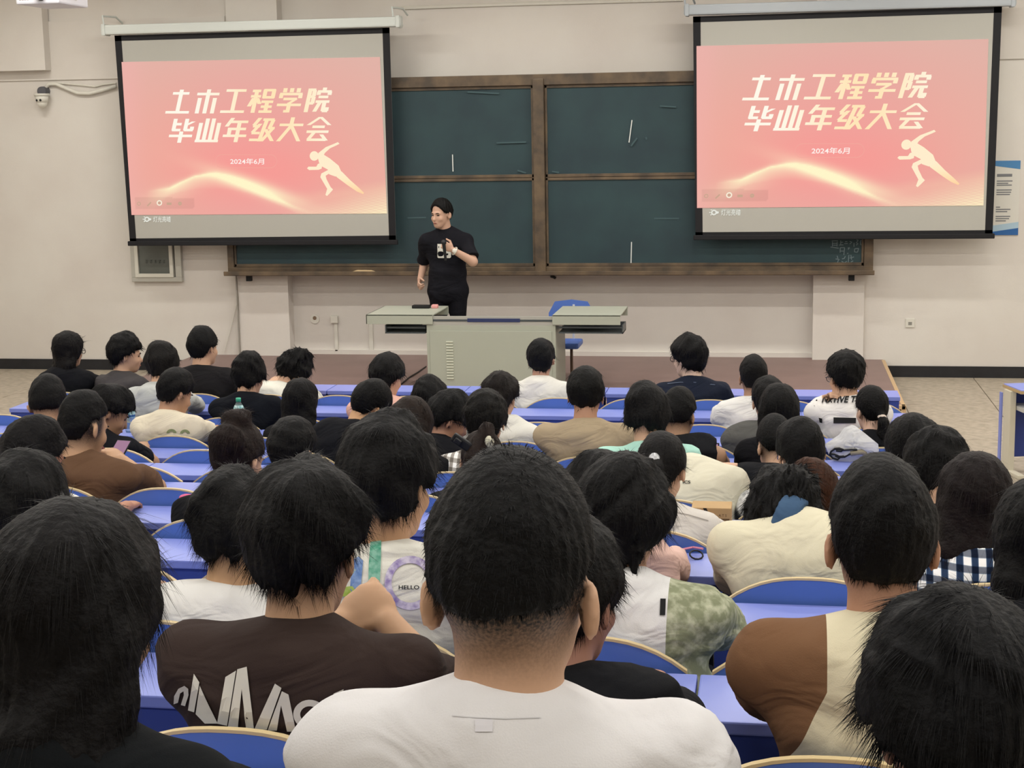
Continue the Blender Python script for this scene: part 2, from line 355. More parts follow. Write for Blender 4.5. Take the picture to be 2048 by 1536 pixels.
def slide_color(x, y):
    """colours of the slide picture in drawing units (arrays)"""
    u = (x-110)/1840; v = (y-70)/1090
    pink = np.stack([np.full_like(u, .96), .64+.02*np.cos(6*u), .60+0*u], -1)
    pale = np.array([.885, .70, .655])
    e = np.clip(1.25*np.hypot((u-.42)*.85, (v-.68)*1.05)**1.1, 0, 1)[..., None]
    c = pink*(1-e)+pale*e
    hot = np.exp(-(((u-.55)/.28)**2+((v-.72)/.16)**2))[..., None]; c = c*(1-.5*hot)+np.array([.98, .60, .575])*.5*hot
    lf = np.exp(-((u-.0)/.06)**2)[..., None]; c = c*(1-.35*lf)+np.array([.96, .70, .69])*.35*lf
    # golden wave
    top = np.interp(x, [140, 260, 340, 420, 500, 600, 700, 760, 850, 950, 1050, 1200, 1300, 1500, 1700, 2000], [1030, 1000, 985, 975, 935, 890, 872, 870, 890, 925, 970, 1050, 1100, 1170, 1240, 1300])
    bot = np.interp(x, [140, 300, 360, 420, 500, 640, 760, 900, 1000, 1100, 1250, 1330, 1500, 2000], [1230, 1150, 1080, 1025, 1000, 975, 975, 990, 1010, 1050, 1110, 1150, 1230, 1400])
    d = (y-top)/(bot-top+1)
    rd = (y-top); g = np.where(rd < 0, np.exp(rd/11), np.where(d < 1, .55*np.exp(-rd/26)+.45*(1-d)**.8, 0))
    gl = np.exp(-(((x-1040)/330)**2+((y-965-.35*(x-1040))/55)**2))
    gl2 = np.exp(-(((x-430)/190)**2+((y-1010+.25*(x-430))/60)**2))
    a = np.clip(.95*g*np.clip((x-260)/200, 0, 1)*np.clip((1480-x)/350, .0, 1)+.9*gl+.30*gl2, 0, 1)[..., None]
    c = c*(1-a)+np.array([1.0, .965, .79])*a
    sw = np.clip((np.interp(x, [1000, 1200, 1400, 1600, 1960], [1040, 990, 985, 960, 900])-y)/-60, 0, 1)*np.clip((x-1000)/500, 0, 1)*np.clip(1-(y-1000)/200, .2, 1)*.25
    c = c*(1-sw[..., None])+np.array([.99, .86, .70])*sw[..., None]
    # corner lines
    k = np.clip(((x-1560)/390)*.55+((y-1000)/150)*.75-.25, 0, 1)**1.2
    ln = .75+.25*np.sin((y+.27*x)*.36); c = c*(1-(k*ln)[..., None])+np.array([1.0, .97, .78])*(k*ln)[..., None]
    tb = ((x > 175) & (x < 600) & (y > 1040) & (y < 1120)); c = np.where(tb[..., None], c*.95, c)
    return np.clip(c, 0, 1)
m_slide = bpy.data.materials.new('slide_picture'); m_slide.use_nodes = True
nt = m_slide.node_tree; nt.nodes.clear(); _e = nt.nodes.new('ShaderNodeEmission'); _a = nt.nodes.new('ShaderNodeAttribute'); _a.attribute_name = 'Col'; _o = nt.nodes.new('ShaderNodeOutputMaterial')
nt.links.new(_a.outputs['Color'], _e.inputs[0]); nt.links.new(_e.outputs[0], _o.inputs[0])
m_gold = bpy.data.materials.new('slide_gold'); m_gold.use_nodes = True
nt = m_gold.node_tree; nt.nodes.clear(); _e = nt.nodes.new('ShaderNodeEmission'); _a = nt.nodes.new('ShaderNodeAttribute'); _a.attribute_name = 'Col'; _o = nt.nodes.new('ShaderNodeOutputMaterial')
nt.links.new(_a.outputs['Color'], _e.inputs[0]); nt.links.new(_e.outputs[0], _o.inputs[0])
def vcol(me, cols):
    a = me.color_attributes.new('Col', 'FLOAT_COLOR', 'POINT'); c = np.ones((len(me.vertices), 4), np.float32)
    cc = np.asarray(cols); c[:, :3] = np.where(cc <= .04045, cc/12.92, ((cc+.055)/1.055)**2.4); a.data.foreach_set('color', c.ravel())
def make_screen(corners, slide, cm, case_px, label):
    TL, TR, BR, BL = [at(x, y, SY) for x, y in corners]
    base = np.array([(BL[0]+BR[0])/2, SY, min(BL[2], BR[2])-.03])
    root = empty('projection_screen', base, label, 'projection screen')
    Q = [c-base for c in (TL, TR, BR, BL)]
    def lerp(u, v, y=0.0):
        p = (1-u)*(1-v)*Q[0]+u*(1-v)*Q[1]+u*v*Q[2]+(1-u)*v*Q[3]; return np.array([p[0], y, p[2]])
    def panel(name, uvs, y0, y1, m):
        A = [lerp(u, v, y0) for u, v in uvs]; B = [lerp(u, v, y1) for u, v in uvs]; n = len(A)
        return obj(name, mesh(name, A+B, [tuple(range(n)), tuple(range(2*n-1, n-1, -1))]+[(i, n+i, n+(i+1) % n, (i+1) % n) for i in range(n)], m), root)
    bw = .025; bt = .022
    panel('fabric', [(0, 0), (1, 0), (1, 1), (0, 1)], 0, .003, m_fabric)
    for uv in ([(0, 0), (1, 0), (1, bt*1.2), (0, bt*1.2)], [(0, 0), (bw, 0), (bw, 1), (0, 1)], [(1-bw, 0), (1, 0), (1, 1), (1-bw, 1)], [(0, 1-bt), (1, 1-bt), (1, 1), (0, 1)]):
        panel('black_border', uv, -.0015, 0, m_dark)
    # bottom bar and housing
    MB().box(Q[3][0]-.02, Q[2][0]+.02, -.02, .02, -.03, .02, .008).ob('bottom_bar', m_dark, root).location.z = min(Q[3][2], Q[2][2])
    c0, c1 = at(*case_px[0], SY-.02)-base, at(*case_px[1], SY-.02)-base
    zt = (Q[0][2]+Q[1][2])/2
    MB().box(c0[0], c1[0], -.07, .06, zt+.005, zt+.105, .018).ob('housing', cm, root)
    for x in (c0[0]+.01, c1[0]-.05):
        MB().box(x, x+.04, -.08, .07, zt-.005, zt+.115, .01).ob('end_cap', cm, root)
    for x in (c0[0]+.05, c1[0]-.05):
        MB().tube([(x-.04, .0, zt+.11), (x-.05, .0, zt+.20), (x+.02, .18, zt+.2), (x+.04, .30, zt+.14)], .011, 6).ob('bracket', cm, root)
    # slide
    ST = [at(x, y, SY-.004)-base for x, y in slide]
    def smap(x, y, off=0.0):
        u, v = inv_uv(x, y); p = (1-u)*(1-v)*ST[0]+u*(1-v)*ST[1]+u*v*ST[2]+(1-u)*v*ST[3]; return (p[0], -.004-off, p[2])
    nu, nv = 200, 116
    U, Vv = np.meshgrid(np.linspace(0, 1, nu), np.linspace(0, 1, nv))
    W = [(1-U)*(1-Vv), U*(1-Vv), U*Vv, (1-U)*Vv]
    P = sum(w_[..., None]*s[None, None] for w_, s in zip(W, ST)); P[..., 1] = -.004
    X = sum(w_*c[0] for w_, c in zip(W, CR)); Y_ = sum(w_*c[1] for w_, c in zip(W, CR))
    idx = np.arange(nu*nv).reshape(nv, nu); quads = np.stack([idx[:-1, :-1], idx[:-1, 1:], idx[1:, 1:], idx[1:, :-1]], -1).reshape(-1, 4)[:, ::-1]
    me = qmesh('slide_picture', P.reshape(-1, 3), quads, m_slide); vcol(me, slide_color(X, Y_).reshape(-1, 3)); pic = obj('slide_picture', me, root); pic['label'] = 'projected pink slide with a golden wave'
    # title
    V, Fc, C = [], [], []
    for line, x0, x1, y0, y1 in (('土木工程学院', 384, 1562, 262, 446), ('毕业年级大会', 402, 1562, 466, 650)):
        cw = (x1-x0)/6; h_ = y1-y0-12
        for i, ch in enumerate(line):
            for q in glyph_quads(ch, x0+i*cw+6, y0+12-i*2.4, cw*.86, h_, .22):
                n0 = len(V); V += [smap(a, b, .0015) for a, b in q]; Fc.append((n0, n0+1, n0+2, n0+3))
                for a, b in q:
                    t = .5+.5*math.sin((a-400)/1200*6.0+.9); C.append((1.0, .90+.08*t, .72+.20*t))
    me = mesh('slide_title', V, Fc, m_gold); vcol(me, C); obj('slide_title', me, pic)['label'] = 'gold slanted Chinese title in two lines'
    def flat(name, V2, F2, m, off=.0015, lab=None):
        o = obj(name, mesh(name, [smap(a, b, off) for a, b in V2], F2, m), pic)
        if lab: o['label'] = lab
    V2, F2 = text2d('2024年6月', .012); flat('slide_date', [(858+240*a, 803-44*b) for a, b in V2], F2, emis('slide_white', 'fff3ec'), lab='white date 2024年6月')
    pts = [(750+(40 if False else 0)+0, 0)]; ring = []
    for k in range(48):
        t = 2*math.pi*k/48; cx = 800 if math.cos(t) < 0 else 1142; ring.append((cx+48*math.cos(t), 780+48*math.sin(t)))
    ri = [((a-971)*.990+971, (b-780)*.93+780) for a, b in ring]; n = len(ring)
    flat('slide_date_outline', ring+ri, [(i, (i+1) % n, n+(i+1) % n, n+i) for i in range(n)], emis('slide_outline', 'f2ab9e'))
    run = [[(1450+32*math.cos(t*.3927), 742+34*math.sin(t*.3927)) for t in range(16)],
        [(1478, 722), (1530, 680), (1590, 655), (1615, 644), (1626, 656), (1605, 667), (1560, 688), (1525, 720), (1510, 748), (1482, 745)],
        [(1472, 740), (1512, 730), (1560, 760), (1620, 810), (1642, 860), (1600, 888), (1555, 872), (1545, 838), (1502, 815), (1484, 790)],
        [(1508, 788), (1502, 832), (1480, 840), (1415, 842), (1400, 830), (1410, 818), (1465, 818), (1476, 798)],
        [(1562, 862), (1530, 882), (1537, 908), (1565, 962), (1582, 980), (1556, 1010), (1540, 1026), (1529, 1018), (1541, 975), (1493, 892), (1500, 866), (1545, 842)],
        [(1598, 826), (1645, 855), (1700, 912), (1760, 966), (1797, 1003), (1790, 1012), (1745, 992), (1680, 947), (1605, 890)]]
    V2, F2 = [], []
    for pl in run:
        n0 = len(V2); V2 += pl
        F2 += [tuple(n0+i for i in t) for t in tessellate_polygon([[Vector((a, b, 0)) for a, b in pl]])]
    me = mesh('slide_runner', [smap(a, b, .0015) for a, b in V2], F2, m_gold); vcol(me, [(1.0, .93-.10*max(0, (b-900)/110)*(a > 1600), .80-.14*max(0, (b-880)/110)*(a > 1600)) for a, b in V2]); obj('slide_runner', me, pic)['label'] = 'pale gold running figure silhouette'
    V2, F2 = [], []
    def disc(cx, cy, r0, r1, n=14):
        n0 = len(V2)
        for r in (r0, r1): V2.extend([(cx+r*math.cos(2*math.pi*i/n), cy+r*math.sin(2*math.pi*i/n)) for i in range(n)])
        F2.extend([(n0+i, n0+(i+1) % n, n0+n+(i+1) % n, n0+n+i) for i in range(n)])
    def rect(a, b, c, d): n0 = len(V2); V2.extend([(a, b), (c, b), (c, d), (a, d)]); F2.append((n0, n0+1, n0+2, n0+3))
    disc(204, 1084, 14, 9); rect(405, 1075, 440, 1092); disc(500, 1082, 14, 3); n0 = len(V2); V2 += [(262, 1096), (288, 1070), (294, 1078), (268, 1104)]; F2.append((n0, n0+1, n0+2, n0+3)); disc(352, 1078, 9, 2)
    flat('slide_toolbar', V2, F2, emis('slide_icon', 'c9a78f'))
    V2, F2 = [], []; disc(352, 1078, 20, 12)
    flat('slide_toolbar', V2, F2, emis('slide_icon_light', 'f7efd9'))
    V2, F2 = [], []; disc(262, 1196, 19, 10); n0 = len(V2); V2 += [(276, 1186), (293, 1190), (293, 1202), (276, 1206)]; F2.append((n0, n0+1, n0+2, n0+3))
    rect(232, 1192, 240, 1199); rect(240, 1176, 248, 1182); rect(240, 1208, 248, 1215)
    n1 = len(V2); T2, TF = text2d('灯光亮暗', .006); V2 += [(308+126*a, 1216-42*b) for a, b in T2]; F2 += [tuple(n1+i for i in f) for f in TF]
    flat('slide_caption', V2, F2, emis('slide_caption', 'e6e6dc'), lab='white lamp icon with small Chinese caption')
    return root
make_screen([(229, 71), (779, 55), (792, 480), (260, 486)], [(243, 124), (760, 114), (774, 427), (263, 430)], m_case, ((205, 62), (803, 45)), 'left pull-down projection screen showing the pink slide')
make_screen([(1386, 33), (2004, 13), (1985, 470), (1391, 474)], [(1393, 92), (1977, 78), (1967, 411), (1394, 416)], m_caseg, ((1368, 22), (2032, 2)), 'right pull-down projection screen showing the pink slide')

# ------------------------------------------------------------------ things on the walls
def wobj(name, px, py, Y, label, cat): p = at(px, py, Y); return empty(name, p, label, cat), p
# framed window-like cabinet left of the board
A, B = at(258, 424, D1-.03), at(366, 563, D1-.03); 
cab = empty('wall_cabinet', ((A[0]+B[0])/2, D1, B[2]), 'grey aluminium-framed glass wall cabinet under the left screen', 'wall cabinet')
hw, hh = (B[0]-A[0])/2, A[2]-B[2]
g = MB()
for a in ((-hw, hw, 0, .05), (-hw, hw, hh-.05, hh), (-hw, -hw+.05, .05, hh-.05), (hw-.07, hw, .05, hh-.05)): g.box(a[0], a[1], -.06, 0, a[2], a[3], .004)
g.ob('outer_frame', m_alu, cab)
g = MB()
for a in ((-hw+.05, hw-.09, .05, .09), (-hw+.05, hw-.09, hh-.1, hh-.06), (-hw+.05, -hw+.09, .09, hh-.1), (hw-.13, hw-.09, .09, hh-.1)): g.box(a[0], a[1], -.075, -.02, a[2], a[3], .003)
dr = g.ob('door', mat('door_frame_alu', 'd3d1c6', .4), cab)
MB().box(-hw+.08, hw-.12, -.05, -.045, .08, hh-.09).ob('glass_pane', mat('smoked_glass', '5d615c', .25, .5, var=.15, vscale=5), dr)
g = MB()
for k in range(5):
    for a in ((0, .03, .03, .036), (.005, .03, .012, .017), (.012, .018, 0, .036), (.0, .006, .0, .02)): g.box(-.12+.05*k+a[0], -.12+.05*k+a[1], -.0515, -.05, .20+a[2], .20+a[3])
g.ob('lettering', mat('cabinet_lettering', '464a46', .6), dr)
MB().box(hw-.125, hw-.1, -.085, -.075, hh-.32, hh-.28, .002).ob('lock', m_black, dr)
# poster
A, B = at(1960, 322, D1-.01), at(2036, 470, D1-.01)
po = tag(MB().box(A[0], B[0], -.008, 0, 0, A[2]-B[2]).ob('poster', mat('poster_paper', 'd6d4cc', .6), None, (0, D1-.002, B[2])), 'white and blue notice poster half hidden behind the right screen', 'poster')
ph = A[2]-B[2]; x0, x1 = A[0], B[0]
MB().prism([(x0, ph-.0), (x1, ph-.0), (x1, ph-.085), (x0, ph-.03)], -.0095, -.008).ob('blue_header', mat('poster_blue', '4d83b5', .6), po)
MB().prism([(x0, 0), (x1, 0), (x1, .07), (x0+.15, .035), (x0, .05)], -.0095, -.008).ob('blue_footer', mat('poster_blue2', '2f62a0', .6), po)
MB().prism([(x0, .05), (x0+.15, .035), (x1, .07), (x1, .13), (x0, .075)], -.0092, -.008).ob('pale_footer', mat('poster_pale', 'a9c3d4', .6), po)
g = MB(); xm = at(1992, 400, D1)[0]
for k, (f, w_) in enumerate(((.785, .145), (.72, .15), (.69, .11), (.665, .145), (.60, .145), (.57, .14), (.54, .13), (.37, .04), (.34, .14), (.31, .11), (.245, .14), (.215, .13), (.185, .10))):
    g.box(xm, xm+w_, -.009, -.008, ph*f, ph*f+(.028 if k == 0 else .011))
g.ob('text_lines', mat('poster_text', '7a7c80', .8), po)['kind'] = 'stuff'
# security camera with conduit
p = at(92, 196, D1)
sc_ = empty('security_camera', (p[0], D1, p[2]), 'small white dome security camera on the upper left wall', 'camera')
g = MB(); g.cyl((0, -.0, .07), (0, -.10, .07), .055, .05, 16); g.ob('mount', mat('camera_mount', '55555a', .5), sc_)
g = MB(); g.cyl((0, -.10, .045), (0, -.10, .02), .085, .08, 18); g.cyl((0, -.10, .02), (0, -.10, -.05), .075, .06, 18); g.sph((0, -.10, -.05), .058, 14); g.ob('housing', m_white, sc_, smooth=True)
g = MB(); g.sph((-.03, -.155, -.025), .014, 8); g.sph((.012, -.160, -.025), .014, 8); g.ob('lens', m_black, sc_)
c = [(92, 190), (90, 176), (98, 168), (112, 168), (135, 178), (155, 186), (178, 187), (200, 182), (232, 172)]
tag(MB().tube([at(x, y, D1-.035)-np.array([0, D1, 0]) for x, y in c], .02, 8).ob('cable_conduit', m_white, None, (0, D1, 0), smooth=True), 'white flexible conduit sagging from the security camera to the screen', 'conduit')
c = [(115, 166), (150, 169), (190, 173), (205, 169), (232, 166)]
tag(MB().tube([at(x, y, D1-.02)-np.array([0, D1, 0]) for x, y in c], .008, 6).ob('wall_cable', m_white, None, (0, D1, 0)), 'thin white cable along the wall above the conduit', 'cable')
c = [(803, 16), (1000, 9), (1366, -1)]
tag(MB().tube([at(x, y, D0-.02)-np.array([0, D0, 0]) for x, y in c], .02, 6).ob('cable_trunking', m_white, None, (0, D0, 0)), 'white cable trunking between the two screens above the board', 'trunking')
# sockets and low conduits
p = at(630, 638, D0); so = empty('round_socket', (p[0], D0, p[2]), 'open round wall box left of the lectern', 'socket')
MB().cyl((0, 0, 0), (0, -.012, 0), .052, .05, 20).ob('plate', m_white, so); MB().cyl((.0, -.012, .012), (.0, -.018, .012), .022, .02, 10).ob('hole', mat('socket_hole', '7d6a58', .8), so)
p = at(672, 640, D0); q = at(672, 702, D0); so = empty('conduit_outlet', (p[0], D0, q[2]), 'small outlet box on a vertical conduit left of the lectern', 'socket')
h_ = p[2]-q[2]; MB().box(-.018, .018, -.025, 0, 0, h_, .004).ob('conduit', m_white, so); MB().box(-.05, .03, -.05, 0, h_-.03, h_+.05, .008).ob('outlet_box', m_white, so)
p = at(742, 650, D0); q = at(742, 700, D0); tag(MB().box(-.022, .022, -.02, 0, 0, p[2]-q[2]+.1, .004).ob('wall_conduit', m_white, None, (p[0], D0, q[2])), 'vertical white conduit on the wall under the left lectern wing', 'conduit')
p = at(1820, 646, D1); so = empty('wall_socket', (p[0], D1, p[2]), 'square white wall socket right of the right pilaster', 'socket')
MB().box(-.045, .045, -.012, 0, -.045, .045, .004).ob('plate', m_white, so); MB().box(-.018, .018, -.014, -.012, -.02, .012).ob('slots', mat('socket_slots', '8a8880', .6), so)
p = at(1103, 553, D0)
tag(MB().tube([(0, 0, 0), (.02, -.03, .0), (.03, -.05, .0), (.05, -.06, -.01)], .016, 6).ob('cable_end', mat('cable_black', '2a2c2e', .6), None, (p[0], D0, p[2]), smooth=True), 'dark cable end poking from the wall just below the board', 'cable')
c = [(479, 585), (468, 630), (458, 670), (448, 704)]
tag(MB().tube([at(x, y, D1-.03)-np.array([0, D1, 0]) for x, y in c], .006, 6).ob('hanging_cord', m_white, None, (0, D1, 0)), 'thin white cord slanting down beside the left pilaster', 'cord')
tag(MB().box(-.006, .006, -.03, 0, 0, 1.0).ob('wall_wire', mat('wire_grey', '9a968e', .6), None, (at(480, 650, 16.13)[0]-.012, 16.13, .19)), 'vertical grey wire down the edge of the left pilaster', 'wire')
# projector
a, b = at(32, 9, 11.0), at(118, 6, 11.0)
pr = empty('projector', ((a[0]+b[0])/2, 11.25, a[2]), 'white ceiling projector at the upper left edge of the picture', 'projector')
hw = (b[0]-a[0])/2
MB().box(-hw, hw, -.25, .25, 0, .13, .012).ob('body', mat('projector_white', 'dcdce2', .5), pr)
MB().cyl((.03, -.25, .06), (.03, -.275, .06), .04, .036, 18).ob('lens', m_black, pr)
for i in range(4): MB().box(-hw+.03+i*.02, -hw+.04+i*.02, -.253, -.25, .03, .1).ob('vent_slot', m_black, pr)
MB().box(hw-.001, hw+.001, -.05, .05, .04, .09).ob('sticker', m_alu, pr)
MB().cyl((0, 0, .13), (0, 0, CEIL-a[2]), .025).ob('mount_pole', m_white, pr)

# ------------------------------------------------------------------ lectern
LY = 13.85
def lp(px, py, Y=LY): return at(px, py, Y)
x0, x1 = lp(853, 660)[0], lp(1111, 660)[0]; lx = (x0+x1)/2; sz = .177
lec = empty('lectern', (lx, LY+.33, sz), 'grey-green steel multimedia lectern with its two top covers slid open', 'lectern')
def lb(name, X0, X1, Y0, Y1, Z0, Z1, m, par=lec, bev=0): return MB().box(X0-lx, X1-lx, Y0-LY-.33, Y1-LY-.33, Z0-sz, Z1-sz, bev).ob(name, m, par)
zb = lp(980, 650)[2]
lb('body', x0, x1, LY, LY+.66, sz, zb, m_lect, bev=.006)
pn = lb('front_panel', x0+.03, x1-.035, LY-.008, LY+.002, sz+.03, lp(980, 662)[2], m_lect, bev=.003)
vx = lp(900, 700)[0]
for i in range(14):
    z = lp(900, 683)[2]-i*.026; MB().box(vx-.032-lx, vx+.032-lx, -.018-.33, -.006-.33, z-sz-.007, z-sz+.004, .002).ob('vent_louvre', mat('louvre_paint', 'cfd2c2', .45), pn)
zc0, zc1 = lp(800, 648)[2], lp(800, 629)[2]
cl0, cl1 = lp(733, 640)[0], lp(866, 640)[0]; cr0, cr1 = lp(1105, 640)[0], lp(1241, 640)[0]
for nm, a, b in (('left', cl0, cl1), ('right', cr0, cr1)):
    g = MB(); t = .012
    g.box(a-lx, b-lx, -.02-.33, .70-.33, zc1-t-sz, zc1-sz, .003); g.box(a-lx, b-lx, -.02-.33, -.02+t-.33, zc0-sz, zc1-sz, .003); g.box(a-lx, b-lx, .70-t-.33, .70-.33, zc0-sz, zc1-sz, .003)
    if nm == 'left': g.box(a-lx, a+t-lx, -.02-.33, .70-.33, zc0-sz, zc1-sz, .003)
    g.ob('sliding_cover', m_lect, lec)
lb('rail', cl1-.1, cr0+.1, LY+.0, LY+.03, zb-.002, lp(980, 633)[2], m_alu)
lb('rail_groove', cl1, cr0, LY-.004, LY+.002, lp(980, 643)[2], lp(980, 639)[2], m_lectdk)
lb('rail_groove', lp(935, 640)[0], lp(1040, 640)[0], LY-.008, LY+.001, lp(980, 644)[2], lp(980, 637)[2], mat('rail_blue', '2e3860', .5))
for px in (770, 1117):
    a = lp(px, 655)[0]; b = lp(850 if px < 1000 else 1246, 655)[0]
    g = MB(); z0, z1 = lp(px, 667)[2], lp(px, 650)[2]
    g.box(a-lx, b-lx, .25-.33, .28-.33, z0-sz, z1-sz); g.box(a-lx, b-lx, .0-.33, .28-.33, z0-sz, z0+.01-sz); g.box(a-lx, b-lx, .02-.33, .03-.33, z0+.045-sz, z0+.06-sz)
    g.box((a if px < 1000 else b-.01)-lx, (a+.01 if px < 1000 else b)-lx, .0-.33, .28-.33, z0-sz, z1-sz)
    g.ob('side_tray', m_lectdk, lec)
# things on the lectern
p = at(845, 611, LY+.55); mz = zc1
tag(MB().box(-.085, .085, -.04, .04, 0, .03, .008).ob('microphone_receiver', m_black, None, (p[0], LY+.5, mz)), 'black microphone box lying on the left lectern cover', 'microphone box')
p = at(868, 611, LY+.55)
tag(MB().box(-.03, .03, -.03, .03, 0, .035, .01).ob('pink_sponge', mat('pink_foam', 'd99a98', .8), None, (p[0]+.02, LY+.5, mz)), 'small pink block beside the black box on the lectern', 'block')
# stool/chair behind the lectern
p = at(1147, 686, 14.75)
ch = empty('stage_chair', (p[0]-.15, 14.75, sz), 'blue chair on one leg standing behind the right end of the lectern', 'chair')
zs = p[2]-sz
MB().box(-.2, .22, -.19, .19, zs-.035, zs+.02, .018).ob('seat', m_bluechair, ch, smooth=False)
bz = at(1100, 621, 14.9)
MB().prism([(-.22, zs+.2), (.2, zs+.2), (.22, zs+.33), (.16, zs+.44), (0, zs+.46), (-.16, zs+.44), (-.22, zs+.33)], .2, .225).ob('backrest', m_bluechair, ch, (bz[0]+.22-ch.location.x-.02, 0, bz[2]+.08-sz-zs-.44))
MB().cyl((.13, 0, 0), (.13, 0, zs-.02), .014).ob('leg', mat('brown_leg', '5a4636', .5), ch); MB().cyl((-.13, 0, 0), (-.13, 0, zs-.02), .014).ob('leg', mat('brown_leg', '5a4636', .5), ch)
MB().cyl((.13, .17, zs-.02), (.13, .2, zs+.35), .012).ob('back_support', m_metal, ch)
# cable on stage
c = [(852, 733), (835, 745), (818, 755), (800, 770)]
def on_floor(px, py, z): v = ray(px, py); return CAM+v*((z-CAM[2])/v[2])
tag(MB().tube([on_floor(x, y, .184) for x, y in c], .007, 6).ob('floor_cable', m_black, None, (0, 0, 0)), 'thin dark cable running over the stage from the lectern', 'cable')

# ------------------------------------------------------------------ fixed seating: desks and chairs
X0 = -5.15; PITCHX = .5; NCOL = 12
dz_ = .752; ctop = .82
def vis(P, m=140):
    x, y = proj(P); return -m < x < 2048+m and -m < y < 1536+m and (np.asarray(P)-CAM)@FW > .3
# chair master meshes (origin: floor under the backrest)
n = 15
xs = [-.222+.444*i/(n-1) for i in range(n)]
def prof(x): return ctop-.075*(abs(x)/.222)**2.5
def yc(x): return -.018*(1-(x/.222)**2)
V = []
for x in xs:
    for yy in (0, .012):
        V += [(x, yc(x)+yy, prof(x)-.004), (x, yc(x)+yy, .46)]
Fc = []
for i in range(n-1):
    a = i*4; b = a+4
    Fc += [(a, a+1, b+1, b), (a+2, b+2, b+3, a+3), (a+1, a+3, b+3, b+1), (a, b, b+2, a+2)]
Fc += [(0, 2, 3, 1), ((n-1)*4, (n-1)*4+1, (n-1)*4+3, (n-1)*4+2)]
me_back = mesh('backrest', V, Fc, m_bluechair, False)
V, Fc = [], []
ed = [(-.2225, .46)]+[(x*1.004, prof(x)) for x in xs]+[(.2225, .46)]
for x, z in ed:
    y = yc(min(max(x, -.222), .222)); V += [(x, y-.001, z+.0015), (x, y+.013, z+.0015), (x*.992, y+.013, z-.0045), (x*.992, y-.001, z-.0045)]
for i in range(len(ed)-1):
    for k in range(4): Fc.append((4*i+k, 4*i+(k+1) % 4, 4*i+4+(k+1) % 4, 4*i+4+k))
me_edge = mesh('edge_band', V, Fc, m_ply)
me_seat = MB().box(-.215, .215, .03, .41, .425, .44, .006).me('seat', m_bluechair)
g = MB(); g.box(-.015, .015, .015, .04, .02, .5); g.box(-.06, .06, .0, .09, 0, .02); g.box(-.015, .015, .03, .3, .39, .425); me_cleg = g.me('pedestal', m_metal)
# two-seat desk master (origin: floor under its middle, far edge at y=-.03)
me_top = MB().box(-.497, .497, -.295, -.03, dz_-.028, dz_, .004).me('desktop', m_blue)
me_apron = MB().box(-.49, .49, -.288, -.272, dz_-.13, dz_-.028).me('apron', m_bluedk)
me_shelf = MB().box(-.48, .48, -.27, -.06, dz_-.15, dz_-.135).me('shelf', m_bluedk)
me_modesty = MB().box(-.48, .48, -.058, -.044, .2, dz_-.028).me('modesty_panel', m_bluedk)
me_dleg = MB().box(-.018, .018, -.2, -.08, .02, dz_-.028).box(-.03, .03, -.27, .0, 0, .02).me('leg', m_metal)
desk_roots = {}
for r in range(-1, 11):
    Y = (rowY[r] if r >= 0 else 10.945); fz = FLOOR[max(r, 0)]
    for s in range(6):
        cx = X0+1.0*s+.5
        if not (vis((cx-.4, Y-.2, fz+dz_)) or vis((cx+.4, Y-.2, fz+dz_))): continue
        if r < 0: lab = 'blue two-seat front desk before the stage, %s from the left end' % ORD[s]
        else: lab = 'blue two-seat desk behind the %s row of chairs, %s from the left end' % (ORD[r], ORD[s])
        d = empty('lecture_desk', (cx, Y, fz), lab, 'desk', 'blue lecture desks in rows'); desk_roots[(r, s)] = d
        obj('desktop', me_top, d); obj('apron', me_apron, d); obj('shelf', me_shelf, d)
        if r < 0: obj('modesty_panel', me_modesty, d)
        obj('leg', me_dleg, d, (-.40, 0, 0)); obj('leg', me_dleg, d, (.40, 0, 0))
chairs = {}
for r in range(11):
    for j in range(NCOL):
        cx = X0+.25+PITCHX*j
        if not vis((cx, rowY[r], FLOOR[r]+ctop), 170): continue
        c_ = empty('lecture_chair', (cx, rowY[r], FLOOR[r]), 'blue curved plywood chair, %s row from the front, %s from the left end' % (ORD[r], ORD[j]), 'chair', 'blue lecture chairs in rows')
        bk = obj('backrest', me_back, c_); obj('edge_band', me_edge, bk); obj('seat', me_seat, c_); obj('pedestal', me_cleg, c_); chairs[(r, j)] = c_
# desk of the right-hand block, turned a little towards the stage
f_ = on_floor(2016, 950, 0.0); dY = f_[1]; zt = at(2043, 781, dY-.1)[2]; cream = mat('cream_steel', 'c8c2b0', .5)
nc_ = at(2043, 781, dY-.1); dk = empty('side_desk', (nc_[0], nc_[1], 0), 'blue-topped desk with cream legs at the right edge of the picture', 'desk'); dk.rotation_euler = (0, 0, math.radians(15))
MB().box(0, 1.1, 0, .32, zt-.03, zt, .004).ob('desktop', m_blue, dk); MB().box(-.004, 1.104, -.004, .324, zt-.028, zt-.006).ob('edge_band', mat('desk_edge', 'b39a72', .5), dk)
for sx in (-.02, 1.0):
    MB().box(sx, sx+.045, .14, .26, .02, zt-.03, .004).ob('leg', cream, dk); MB().box(sx-.005, sx+.05, -.05, .34, 0, .03, .006).ob('foot', cream, dk)
    MB().box(sx-.012, sx-.002, .27, .31, .06, zt-.06).ob('side_panel', m_blue, dk)
MB().box(.03, 1.0, .27, .285, .10, zt-.03).ob('front_panel', m_bluedk, dk); MB().box(.03, 1.0, .02, .26, zt-.17, zt-.14).ob('shelf', mat('shelf_grey', 'b9b8b4', .5), dk)
